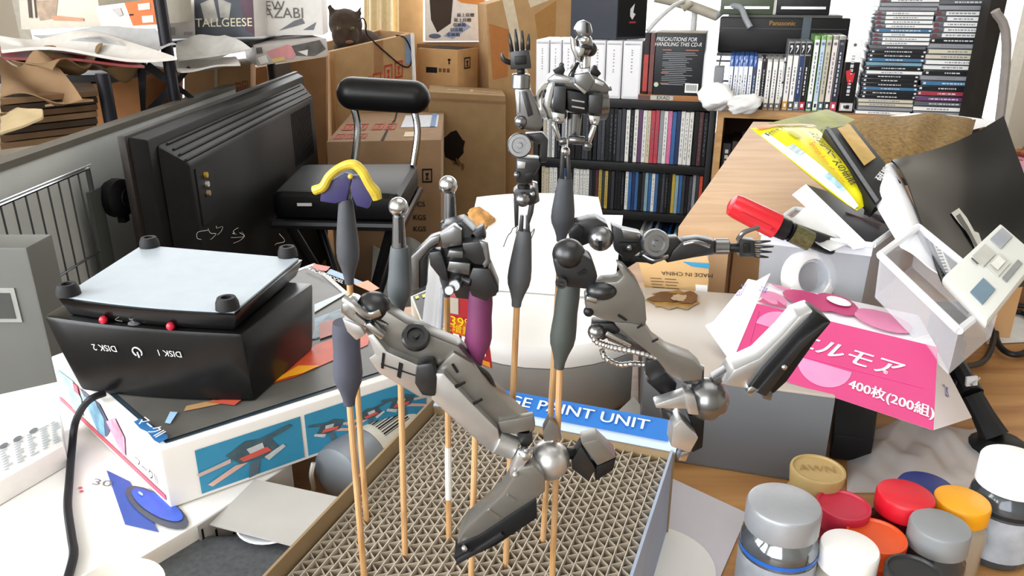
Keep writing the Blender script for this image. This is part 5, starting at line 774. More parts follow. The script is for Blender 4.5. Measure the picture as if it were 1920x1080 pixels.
MB().tube([pA, pB, pC], [.008, .007, .0085], 10).build('upper_arm', BKP, t); MB().tube([pC, (pC+pD)/2, pD], [.0075, .008, .010], 10).build('lower_arm', BKP, t); mb = MB()
for k in range(6): f_ = k/5; p = pB*(1-f_)+pC*f_; mb = MB(); mb.ball(p+V((rnd.uniform(-.007, .007), -.003, rnd.uniform(-.004, .004))), .0045, 8); mb.build('tooth', BKP, t)
MB().ob(P_(1812, 725, .045), V((.009, .002, 0)), V((.0, .002, .0)), V((-.001, .0, .007))).build('white_tag', mat('d6dade', .4), t); MB().tube([P_(1822, 722, .047), P_(1836, 708, .050)], .001, 6).build('metal_pin', CHROME, t); MB().lathe((pD.x+.004, pD.y-.004, 0), [(.020, 0), (.021, .006), (.012, .012)], 20).build('clamp_foot', BKP, t)
tag(MB().tube([P_(1800, 688, .03), P_(1840, 680, .012), P_(1858, 655, .01), P_(1862, 625, .012), P_(1850, 600, .02)], .0026, 8).build('black_hose', mat('17181a', .5), None), 'thin black hose curling behind the clamp arm', 'hose')
cc = [P_(1905+42*math.cos(q*.52)*.9, 625+40*math.sin(q*.52), .006) for q in range(13)]; tag(MB().tube(cc, .0028, 8).build('cable_loop', mat('141518', .5), None), 'black cable coiled on the desk beside the clamp arm', 'cable')
tag(MB().tube([P_(1890, 570, .004), P_(1930, 576, .004), P_(1990, 585, .004)], .0025, 8).build('cable_end', mat('141518', .5), None), 'straight black cable lying behind the coiled one', 'cable')
q = [P_(1845, 600, .001), P_(1960, 575, .001), P_(1960, 640, .001), P_(1850, 645, .001)]; tag(MB().hexa(q+[p+V((0, 0, .001)) for p in q]).build('white_paper_strip', mat('dcdcd8', .7), None), 'white paper strip lying under the cable loop', 'paper')
q = [P_(1560, 770, .002), P_(1640, 790, .002), P_(1630, 870, .002), P_(1555, 860, .002)]; tag(MB().hexa(q+[p+V((0, 0, .02)) for p in q]).build('black_block', mat('1a1c1e', .5), None, .002), 'small black block beside the frosted container', 'block')
# white translucent plastic bag
def bagf(a, b):
    x = 1588+256*a; y = 792+132*b+14*math.sin(9*a)*(1-b); p = P_(x, y, .001); e = (math.sin(math.pi*a)*math.sin(math.pi*b))**.45 if 0 < a < 1 and 0 < b < 1 else 0; fo = lambda t_: abs((t_ % 1)-.5)*2
    return p+V((0, 0, 0.010*e*(.35+.5*fo(2.3*a+1.1*b)+.45*fo(1.7*b-1.3*a+.4)+.2*fo(5*a-3*b))))
mb = MB(); mb.grid(bagf, 44, 26); tag(mb.build('plastic_bag', clear('f6f8fc', .5, .25), None, sharp=80), 'crumpled white translucent plastic bag lying behind the paint jars', 'bag')
# sleeve with disc
q = [P_(1262, 900, .001), P_(1402, 965, .001), P_(1330, 1130, .001), P_(1180, 1080, .001)]; t = T('disc_sleeve', 'grey paper disc sleeve with round white window beside the stand', 'disc sleeve', base(q)); MB().hexa(q+[p+V((0, 0, .001)) for p in q]).build('sleeve', mat('c3bfc6', .6, var=.02), t); cd = P_(1228, 1058, .0021); MB().lathe((cd.x, cd.y, .0021), [(.034, 0), (.034, .0006)], 48).build('disc', mat('dddcd8', .45, var=.02), t)
# ================================================================ paint jars
def jar(px, py, rpx, zt_, lid, glass, label, ring=None, lidh=.012, liquid=None, emb=None, shape='s', rib=False):
    p = PZ(px, py, zt_); D = (p-Cv).dot(Fv); r = rpx*D/FP; t = T('paint_jar', label, 'jar', (p.x, p.y, 0), 'paint jars by the desk front'); bx_ = (p.x, p.y, 0); zb_ = zt_-lidh; rb = r*1.06
    MB().lathe(bx_, [(rb*.9, .0003), (rb, .003), (rb, zb_-.010), (rb*.97, zb_-.006), (r*.8, zb_-.001), (r*.8, zb_)], 32).build('glass_body', glass, t)
    if liquid: MB().lathe(bx_, [(rb*.85, .003), (rb*.93, .005), (rb*.93, (zb_)*.72)], 24).build('paint', liquid, t)
    if ring: MB().lathe((p.x, p.y, zb_-.0135), [(rb*1.01, 0), (rb*1.01, .0025)], 32, cap=False).build('stripe', mat(ring, .4), t); MB().lathe((p.x, p.y, .006), [(rb*1.008, 0), (rb*1.008, zb_-.021)], 32, cap=False).build('label', mat('a4adb8', .5, var=.3, scale=70), t)
    if shape == 's': pf = [(r, 0), (r, lidh-.0018), (r*.96, lidh-.0004), (r*.9, lidh), (.0005, lidh)]
    else: pf = [(r*.94, 0), (r, lidh-.0012), (r*.98, lidh-.0002), (r*.9, lidh), (r*.86, lidh-.0011), (.0005, lidh-.0011)]
    o = MB().lathe((p.x, p.y, zb_), pf, 36).build('lid', lid, t)
    if emb: f_ = FR((p.x-r, p.y-r, zt_-.0008), (p.x+r, p.y-r, zt_-.0008), (p.x-r, p.y+r, zt_-.0008), .0003); tx(f_, emb, .5, .52, r*.55, mat('8f7440', .6), o, down=False, rot=-8, name='embossed_letters', k=1.5)
GL = lambda h, f=.45: clear(h, f, .05)
jar(1471, 942, 68, .066, mat('9a9ea3', .35, .3, .03, 300), mat('80868c', .1, .75, .45, 60), 'largest clear jar with silver lid and blue stripe', '2468c8', .014, mat('3c4044', .3, .4))
jar(1534, 878, 50, .052, mat('a68d5a', .6, var=.04), mat('a68d5a', .6), 'tan jar with embossed lid behind the silver-lidded jar', None, .011, emb='AWN', shape='r')
jar(1582, 945, 49, .046, mat('b8203c', .45, var=.05), mat('8a1426', .25), 'dark red jar with rimmed lid beside the silver-lidded jar', None, .012, shape='r')
jar(1699, 925, 51, .050, mat('cc1428', .35, var=.03), mat('4a0c14', .15), 'bright red smooth-lidded jar before the navy-lidded jar', None, .011)
jar(1738, 910, 50, .046, mat('16296a', .4, var=.05), mat('12183a', .2), 'navy-lidded jar half hidden behind the bright red lid', None, .010)
jar(1805, 936, 49, .047, mat('e8a010', .4, var=.03), GL('b8b0a0', .3), 'yellow-lidded jar between red and white lids', None, .010, mat('b98a3a', .5))
jar(1764, 983, 53, .050, mat('85898c', .4, var=.03), mat('3c3c3e', .12), 'grey-lidded paint jar in front of yellow lid', None, .013)
jar(1644, 1003, 54, .042, mat('dc5420', .4, var=.03), mat('c03a20', .3), 'orange jar with rimmed lid behind small white lid', None, .012, shape='r')
jar(1594, 1023, 53, .047, mat('eeeeec', .4, var=.01), GL('c8c4b8', .4), 'small white-lidded jar in front of orange lid', None, .012, mat('b9b4a6', .4))
jar(1715, 1072, 52, .045, mat('2a2b2d', .35, var=.1), mat('1a1a1c', .2), 'black-lidded jar in front of grey lid', None, .011, shape='r')
jar(1905, 862, 58, .064, mat('f2f4f6', .45, var=.01), mat('4c5258', .12, .3, .2, 60), 'tall white-lidded jar beside the plastic bag', '23272c', .016, mat('7a7f86', .4))
# ================================================================ skewers with clips and the model parts they hold
Y0 = .3
def Q(x, y, d=0): return PY(x, y, Y0+d)
def mpp(x, y): return (Q(x, y)-Cv).dot(Fv)/FP
def stick(bx_, by, sx0, sy0, sx1, sy1, r, label, rub=RUBBER, jaw=None, paint=None, Y=None, wt=.5):
    # skewer base pixel on the block top; rubber sleeve from (sx0,sy0) top to (sx1,sy1) bottom, all in one upright plane
    global Y0
    b = PZ(bx_, by, .052); Y0 = Y or b.y; t = T('clip_skewer', label, 'clip stick', (b.x, b.y, .03), 'skewers with clips on the stand'); top, bot = Q(sx0, sy0), Q(sx1, sy1); ax = top-bot; L = ax.length; rr = r*mpp(sx1, sy1)
    MB().cyl((b.x, b.y, .03), bot+ax*.12, .0015, .0014, 10).build('skewer', BAMBOO, t)
    MB().lathe(bot, [(rr*.40, 0), (rr*.44, L*.07), (rr*.62, L*.17), (rr*.92, L*.29), (rr*1.0, L*.38), (rr*.97, L*.5), (rr*(.86+.1*(wt-.5)), L*.66), (rr*(.72+.6*(wt-.5)), L*.84), (rr*(.60+.8*(wt-.5)), L*.97), (rr*wt, L)], 24, ax).build('rubber_sleeve', rub, t)
    if jaw:
        j = Q(*jaw); s_ = rr*.5
        for sg in (-1, 1): MB().prism([top+V((sg*s_*.2, -s_*.6, -.002)), top+V((sg*s_*1.0, -s_*.6, -.002)), j+V((sg*s_*.75, -s_*.4, 0)), j+V((sg*s_*.15, -s_*.4, 0))], (0, s_*1.2, 0)).build('clip_jaw', GUND, t, .0003)
    if paint: p, q = Q(*paint[0]), Q(*paint[1]); sk = lambda z: V((b.x, b.y, .03)).lerp(bot, (z-.03)/(bot.z-.03)); p = sk(p.z); q = sk(q.z); MB().cyl(p, q, .00165, n=10).build('white_paint', mat('d8d8d4', .6), t)
    return t, b
def bot(name, label, cat_, parts, Yv, group=None):
    global Y0
    Y0 = Yv; last = {}
    t = T(name, label, cat_, Q(parts[0][3][0][0], parts[0][3][0][1]) if parts[0][0] == 'P' else Q(*parts[0][3][:2]), group)
    for p in parts:
        k, nm, mt = p[0], p[1], p[2]; mb = MB(); bev = 0
        if k == 'P':      # prism: outline px, front depth offset, thickness
            pts = [Q(x, y, p[4]) for x, y in p[3]]; mb.prism(pts, (0, p[5], 0)); bev = p[6] if len(p) > 6 else .0005
        elif k == 'B': x, y, r = p[3][:3]; d = p[3][3] if len(p[3]) > 3 else 0; mb.ball(Q(x, y, d), r*mpp(x, y), 20, p[4] if len(p) > 4 else (1, 1, 1))
        elif k == 'C':    # cylinder between two px points with depth
            (x0, y0, d0), (x1, y1, d1), r0, r1 = p[3:7]; a, b = Q(x0, y0, d0), Q(x1, y1, d1); r0 *= mpp(x0, y0); r1 *= mpp(x1, y1); L = (b-a).length; c_ = min(.0004, L*.2); mb.lathe(a, [(r0*.85, 0), (r0, c_), (r1, L-c_), (r1*.85, L)], 18, b-a)
        elif k == 'T' and nm == 'braided_hose': n_ = 6*(len(p[3])-1)+1; mb.tube([Q(*q) for q in p[3]], [p[4]*mpp(*p[3][0][:2])*(1.08 if i % 2 else .78) for i in range(n_)], 10)
        elif k == 'T': mb.tube([Q(*q) for q in p[3]], [r*mpp(*p[3][0][:2]) for r in p[4]] if isinstance(p[4], (list, tuple)) else p[4]*mpp(*p[3][0][:2]), 10)
        elif k == 'D':    # disc with free axis: centre px+depth, radius px, thickness m, axis
            x, y, d = p[3]; r = p[4]*mpp(x, y); h = p[5]; mb.lathe(Q(x, y, d), [(r*.9, 0), (r, h*.2), (r, h*.8), (r*.88, h), (r*.62, h), (r*.58, h*.7), (r*.25, h*.7), (r*.2, h*1.1), (.0001, h*1.1)], 22, p[6])
        pt_ = t
        if '>' in nm: pn, nm = nm.split('>'); pt_ = last[pn]
        last[nm] = mb.build(nm, mt, pt_, bev)
    return t
def hand(px, py, ux, uy, s, curl=0):   # parts of a robot hand: palm centre px, finger direction unit, size px
    vx, vy = -uy, ux; L = lambda a, b: (px+ux*a*s+vx*b*s, py+uy*a*s+vy*b*s); P = [('P', 'palm', GUND, [L(-.5, -.55), L(.45, -.5), L(.5, .5), L(-.5, .55)], -.002, .005), ('P', 'palm>palm_plate', GUNX, [L(-.25, -.3), L(.2, -.3), L(.2, .3), L(-.25, .3)], -.0028, .001)]
    for k, (b, l) in enumerate(((-.42, .95), (-.14, 1.15), (.14, 1.05), (.42, .85))):
        a0, a1, a2 = L(.45, b), L(.45+l*.5, b*1.1), L(.45+l, b*1.22); P.append(('T', 'finger', GUND, [(a0[0], a0[1], .0), (a1[0], a1[1], -.001), (a2[0], a2[1], .0005)], [s*.12, s*.11, s*.085, s*.045]))
    return P, L
PART = 'gunmetal robot model parts on skewers'
# ---- a: crest with yellow edge on a clip
stick(687, 980, 648, 372, 655, 532, 21, 'clip skewer holding the yellow and purple crest', jaw=(648, 352))
PUR = mat('2e2a5c', .5, var=.1); YEL = mat('c8b038', .4, var=.25, scale=150)
bot('crest_part', 'purple winged crest with a yellow masked edge on a clip', 'model part', [('P', 'wing', PUR, [(645, 325), (660, 330), (650, 375), (628, 382), (600, 378), (602, 350)], -.003, .004), ('P', 'wing', PUR, [(660, 330), (675, 330), (700, 368), (690, 392), (668, 386), (658, 365)], -.003, .004),
    ('T', 'masked_edge', YEL, [(589, 357, -.003), (606, 350, -.004), (618, 330, -.004), (640, 313, -.004), (662, 308, -.004), (678, 320, -.004), (692, 345, -.004), (703, 360, -.003), (708, 374, -.003)], [9, 9, 8, 8, 9, 9, 9, 11, 9]), ('B', 'yellow_peg', YEL, (657, 331, 5, -.005))], PZ(687, 980, .052).y)
# ---- b: ball peg
stick(757, 1045, 749, 462, 748, 590, 22, 'clip skewer holding the shorter ball peg', wt=.7, rub=mat('50565a', .62, var=.12))
bot('ball_peg', 'short metallic ball peg gripped by the pale clip', 'model part', [('C', 'stem', GUN, (748, 464, 0), (747, 404, 0), 13, 11), ('B', 'ball', CHROME, (747, 388, 19, 0)), ('P', 'stem>slot', GUNX, [(747, 410), (752, 410), (753, 455), (748, 456)], -.0035, .002, 0)], PZ(757, 1045, .052).y)
# ---- c: tall ball peg behind hip unit
stick(840, 1012, 838, 440, 838, 556, 15, 'clip skewer with white paint behind the hip unit', paint=((840, 838), (840, 935)))
bot('ball_peg', 'tall metallic ball peg rising behind the hip unit', 'model part', [('C', 'stem', GUN, (844, 440, 0), (842, 360, 0), 14, 11), ('B', 'ball', CHROME, (840, 347, 18, 0)), ('C', 'collar', GUND, (844, 425, 0), (843, 413, 0), 20, 17), ('P', 'stem>slot', GUNX, [(848, 372), (852, 372), (853, 412), (848, 412)], -.0035, .002, 0)], PZ(840, 1012, .052).y)
# ---- d: hip unit on magenta clip
stick(880, 1086, 902, 545, 894, 684, 25, 'clip skewer with magenta paint on its sleeve', wt=.8, rub=mat('6e2a58', .6, var=.35, scale=40))
hd = PZ(880, 1086, .052).y
bot('hip_unit', 'dark grey hip unit of interlocking blocks with round pegs', 'model part', [
    ('P', 'core_block', GUND, [(830, 425), (868, 415), (895, 440), (905, 470), (925, 520), (932, 555), (900, 565), (855, 560), (838, 520), (825, 470)], .002, .012, .001),
    ('P', 'side_plate', GUN, [(770, 482), (806, 446), (826, 440), (824, 456), (806, 466), (786, 490), (786, 542), (772, 546)], .0, .006, .0008), ('P', 'side_plate_inner', GUNX, [(786, 490), (806, 466), (822, 458), (802, 480), (800, 536), (786, 542)], .001, .004, .0004),
    ('P', 'upper_block', GUN, [(824, 440), (850, 424), (866, 432), (866, 460), (830, 466)], -.004, .006, .0006), ('P', 'front_panel', GUN, [(842, 470), (868, 472), (868, 484), (838, 482)], -.007, .004, .0003), ('P', 'step_block', GUN, [(842, 490), (882, 494), (880, 516), (852, 512), (838, 508)], -.006, .008, .0006), ('P', 'step_block', GUND, [(866, 456), (904, 452), (912, 470), (918, 500), (890, 496), (870, 480)], -.005, .010, .0008),
    ('P', 'bracket', GUN, [(898, 452), (914, 456), (920, 494), (908, 504), (904, 496), (910, 488), (904, 466)], -.007, .004, .0006), ('P', 'lower_block', GUND, [(886, 502), (918, 504), (936, 548), (912, 566), (884, 556), (876, 530)], -.006, .014, .001), ('C', 'round_peg', GUN, (860, 528, -.002), (852, 536, -.012), 12, 11), ('C', 'round_peg', GUN, (846, 542, -.008), (842, 545, -.014), 9, 9), ('C', 'pipe', GUND, (866, 524, -.004), (884, 530, -.006), 9, 8),
    ('P', 'left_arm', GUND, [(804, 474), (826, 470), (836, 500), (842, 530), (828, 526), (806, 498)], -.002, .006, .0008), ('P', 'gap', GUNX, [(838, 468), (868, 464), (868, 472), (840, 472)], -.0052, .003, 0), ('P', 'fin', GUND, [(880, 440), (906, 424), (912, 446), (900, 452), (884, 452)], .002, .006, .0005), ('P', 'neck_clip', GUND, [(880, 548), (922, 546), (916, 566), (888, 566)], -.001, .008, .0006)], hd, PART)
# ---- e: raised arm
stick(945, 1062, 983, 432, 968, 574, 22, 'clip skewer holding up the raised robot arm', rub=mat('4a4d50', .62, var=.12), jaw=(984, 404))
ea = PZ(945, 1062, .052).y; hp, L = hand(976, 112, -.06, -1, 36)
bot('robot_arm_assembly', 'upright robot arm with open hand raised on a clip', 'robot arm', hp+[
    ('T', 'thumb', GUND, [(958, 118, 0), (945, 112, -.001), (941, 100, -.001)], [5, 5, 4, 3]), ('C', 'wrist_cuff', GUN, (977, 138, 0), (976, 166, 0), 17, 18), ('B', 'wrist_ball', GUNX, (977, 134, 8, 0)),
    ('P', 'forearm', GUN, [(964, 166), (994, 166), (1006, 196), (1020, 236), (1010, 248), (980, 244), (968, 232), (966, 196)], -.003, .008, .0012), ('P', 'forearm_ridge', GUND, [(978, 172), (988, 172), (1000, 215), (990, 220)], -.0042, .002, .0004), ('B', 'elbow_ball', GUN, (976, 228, 12, -.003)), ('B', 'elbow_ball>elbow_bolt', GUNX, (979, 239, 4, -.006)),
    ('D', 'elbow_disc', GUN, (974, 272, -.004), 23, .005, (0, -1, .15)), ('P', 'elbow_bracket', GUND, [(985, 252), (1018, 250), (1028, 262), (1026, 304), (1012, 306), (1014, 272), (996, 264)], -.001, .006, .0006), ('P', 'upper_arm', GUND, [(968, 296), (1012, 298), (1014, 312), (1000, 332), (996, 346), (968, 344), (966, 322)], -.003, .008, .001), ('P', 'upper_arm>arm_recess', GUNX, [(984, 326), (1004, 320), (998, 338), (986, 340)], -.0038, .002, .0003), ('B', 'upper_arm>arm_bolt', GUN, (969, 328, 6, -.004)),
    ('C', 'shoulder_gap', GUNX, (982, 344, 0), (982, 354, 0), 12, 12), ('P', 'shoulder_yoke', GUND, [(962, 360), (970, 354), (1004, 356), (1008, 370), (998, 386), (966, 384)], -.003, .008, .0008), ('B', 'shoulder_ball', GUN, (980, 374, 14, -.004)), ('P', 'yoke_arm', GUND, [(963, 374), (973, 376), (972, 424), (965, 426)], -.002, .004, .0004), ('P', 'yoke_arm', GUND, [(994, 378), (1004, 372), (1000, 400), (992, 424), (988, 412)], -.002, .004, .0004), ('P', 'forearm_panel', GUNL, [(968, 172), (975, 172), (974, 212), (970, 212)], -.0042, .001, .0002), ('P', 'upper_panel', GUNL, [(970, 302), (986, 304), (984, 316), (970, 316)], -.0042, .001, .0002), ('B', 'yoke_bolt', CHROME, (998, 364, 5, -.004)), ('P', 'side_nub', GUN, [(998, 342), (1008, 344), (1012, 378), (1002, 384)], .001, .004, .0005)], ea, PART)
# ---- f: head and torso
stick(1015, 1018, 1060, 334, 1052, 452, 22, 'clip skewer holding the robot head and chest', jaw=(1060, 288))
ft = PZ(1015, 1018, .052).y
bot('robot_torso', 'robot torso with head, twin drum chest and pipe waist', 'robot torso', [
    ('P', 'crest', GUN, [(1078, 56), (1086, 42), (1098, 38), (1108, 44), (1112, 62), (1104, 70), (1084, 70)], -.003, .010, .001), ('P', 'crest>crest_groove', GUNX, [(1098, 42), (1103, 44), (1104, 62), (1099, 62)], -.0036, .002, 0), ('B', 'head_shell', GUN, (1094, 84, 19, 0), (.95, 1, 1.15)), ('P', 'cheek_guard', CHROME, [(1070, 68), (1080, 74), (1084, 96), (1090, 118), (1080, 112), (1072, 92)], -.004, .004, .0005), ('P', 'face_plate', CHROME, [(1080, 86), (1098, 90), (1094, 104), (1084, 110)], -.006, .006, .0008), ('B', 'eye_lens', CHROME, (1096, 76, 8, -.006)), ('P', 'brow', GUNX, [(1090, 84), (1112, 86), (1112, 94), (1092, 92)], -.005, .004, .0004),
    ('B', 'head_back', GUND, (1106, 92, 14, .002)), ('C', 'neck', CHROME, (1096, 128, 0), (1096, 104, 0), 10, 9), ('T', 'neck_pipe', CHROME, [(1078, 118, -.002), (1070, 130, -.004), (1064, 142, -.004)], 3.5), ('T', 'neck_pipe', GUNX, [(1084, 118, -.002), (1076, 132, -.004), (1072, 144, -.004)], 3),
    ('P', 'shoulder_top', GUN, [(1024, 150), (1040, 138), (1076, 144), (1110, 140), (1134, 152), (1146, 166), (1138, 178), (1100, 176), (1070, 166), (1040, 162)], -.006, .014, .001), ('P', 'collar', GUN, [(1076, 140), (1106, 136), (1116, 152), (1104, 172), (1096, 178), (1080, 158)], -.009, .006, .0008), ('P', 'collar>collar_edge', CHROME, [(1076, 158), (1080, 156), (1100, 172), (1096, 178)], -.0105, .003, .0003),
    ('C', 'chest_drum', GUN, (1026, 190, .0), (1063, 190, -.001), 35, 34), ('C', 'drum_band', GUNX, (1042, 190, .0), (1046, 190, .0), 35.6, 35.6), ('D', 'drum_cap', CHROME, (1027, 190, .0), 33, .0022, (-1, -.45, .1)), ('P', 'drum_ring', CHROME, [(1022, 176), (1030, 156), (1042, 156), (1034, 200), (1040, 226), (1030, 224), (1016, 196)], -.008, .004, .0008), ('B', 'drum_ring>drum_hub', GUNX, (1022, 178, 8, -.006), (.6, 1, 1.3)), ('P', 'drum_panel', GUND, [(1040, 162), (1062, 164), (1060, 212), (1036, 206)], -.011, .003, .0006), ('C', 'chest_drum', GUN, (1104, 194, -.001), (1136, 192, .0), 33, 32), ('C', 'drum_band', GUNX, (1118, 193, .0), (1122, 193, .0), 33.4, 33.4), ('P', 'drum_panel', GUND, [(1104, 178), (1132, 178), (1128, 216), (1104, 212)], -.011, .003, .0006), ('P', 'chest_core', GUNX, [(1062, 168), (1104, 176), (1102, 216), (1064, 210)], -.007, .010, .001),
    ('P', 'drum_skirt', CHROME, [(1036, 210), (1060, 214), (1056, 232), (1034, 228)], -.009, .004, .0006), ('P', 'drum_skirt', CHROME, [(1104, 216), (1126, 218), (1122, 236), (1106, 232)], -.009, .004, .0006), ('C', 'waist_column', GUN, (1078, 210, 0), (1074, 262, 0), 14, 12), ('C', 'waist_pipe', CHROME, (1038, 232, -.006), (1048, 262, -.006), 5, 5), ('C', 'waist_pipe', CHROME, (1114, 236, -.006), (1104, 266, -.006), 5, 5), ('C', 'waist_cross', GUN, (1048, 266, -.006), (1062, 264, -.006), 7, 7), ('C', 'waist_cross', GUN, (1066, 262, -.006), (1096, 264, -.006), 8, 8), ('C', 'waist_cross', GUN, (1096, 272, -.006), (1108, 276, -.006), 7, 7),
    ('B', 'waist_ball', CHROME, (1060, 284, 9, -.002)), ('P', 'antenna', GUNX, [(1036, 132), (1050, 124), (1056, 120), (1060, 132), (1056, 142), (1042, 140)], -.001, .005, .0005), ('B', 'antenna_tip', GUND, (1053, 122, 5, .001)), ('P', 'antenna', GUNX, [(1106, 136), (1112, 124), (1120, 128), (1128, 138), (1120, 146)], -.001, .005, .0005), ('B', 'antenna_tip', GUND, (1115, 128, 6, .001)), ('B', 'chest_bolt', CHROME, (1046, 226, 5, -.011)), ('B', 'chest_bolt', CHROME, (1116, 230, 5, -.011)), ('P', 'core_vent', CHROME, [(1072, 186), (1096, 190), (1096, 193), (1072, 189)], -.0076, .001, 0), ('P', 'core_vent', CHROME, [(1072, 198), (1096, 202), (1096, 205), (1072, 201)], -.0076, .001, 0), ('P', 'collar_plate', GUNL, [(1040, 142), (1070, 147), (1066, 154), (1038, 150)], -.0072, .002, .0003), ('P', 'collar_plate', GUNL, [(1116, 148), (1134, 156), (1130, 162), (1114, 156)], -.0072, .002, .0003), ('P', 'chest_fin', GUN, [(1126, 158), (1146, 162), (1148, 170), (1130, 172)], -.004, .003, .0003)], ft, PART)
# ---- g: second leg on clip; i: outstretched arm
stick(1034, 1094, 1068, 530, 1048, 690, 24, 'clip skewer holding the robot leg with hoses', wt=.8, rub=mat('3c423f', .6, var=.15))
gl = PZ(1034, 1094, .052).y
hp, L = hand(1402, 466, 1, .03, 30)
bot('robot_arm_assembly', 'outstretched robot arm with open hand pointing sideways', 'robot arm', [
    ('P', 'shoulder_bracket', GUND, [(1066, 440), (1080, 418), (1104, 412), (1120, 410), (1138, 420), (1144, 434), (1120, 450), (1090, 462), (1072, 466)], .0, .008, .001), ('B', 'shoulder_ball', GUN, (1126, 447, 24, -.002)), ('P', 'shoulder_clamp', GUNX, [(1070, 434), (1082, 422), (1096, 430), (1088, 458), (1072, 458)], -.003, .004, .0006), ('P', 'shoulder_ball>ball_slot', GUNX, [(1122, 452), (1130, 452), (1128, 470), (1122, 470)], -.0075, .002, 0),
    ('P', 'upper_arm', GUND, [(1148, 424), (1168, 432), (1204, 440), (1206, 470), (1176, 490), (1152, 470)], -.002, .008, .001), ('P', 'upper_arm>upper_arm_rail', GUN, [(1166, 432), (1202, 438), (1200, 448), (1170, 448)], -.0035, .003, .0005), ('D', 'elbow_disc', GUN, (1226, 454, -.003), 26, .006, (0, -1, .2)), ('P', 'elbow_block', GUND, [(1200, 470), (1244, 468), (1240, 490), (1222, 497), (1204, 490)], -.002, .007, .0008), ('P', 'lower_plate', GUNX, [(1164, 480), (1204, 482), (1220, 494), (1170, 490)], -.001, .005, .0005),
    ('P', 'arm_panel', GUNX, [(1160, 456), (1196, 456), (1190, 472), (1168, 474)], -.0036, .001, .0002), ('B', 'arm_rivet', GUN, (1180, 464, 6, -.004)), ('T', 'elbow_pipe', GUN, [(1206, 478, -.004), (1228, 488, -.006), (1252, 480, -.004)], 4), ('P', 'elbow_hinge', GUND, [(1246, 448), (1272, 446), (1280, 460), (1258, 492), (1246, 490)], -.002, .006, .0008), ('P', 'forearm', GUND, [(1280, 452), (1310, 448), (1340, 452), (1340, 478), (1300, 484), (1250, 494), (1262, 470)], -.003, .007, .001), ('T', 'forearm_pipe', GUN, [(1282, 458, -.005), (1304, 454, -.006), (1330, 462, -.005)], 4), ('C', 'wrist_cuff', GUN, (1338, 462, 0), (1366, 462, 0), 15, 15), ('C', 'wrist', GUNX, (1364, 464, 0), (1388, 465, 0), 8, 9)]+hp+[('T', 'thumb', GUN, [(1384, 450, -.001), (1392, 438, -.002), (1404, 432, -.002), (1424, 426, -.002)], [5, 5, 4.5, 3.5])], gl+.012, PART)
STEEL = mat('83817c', .34, .7, .1, 80)
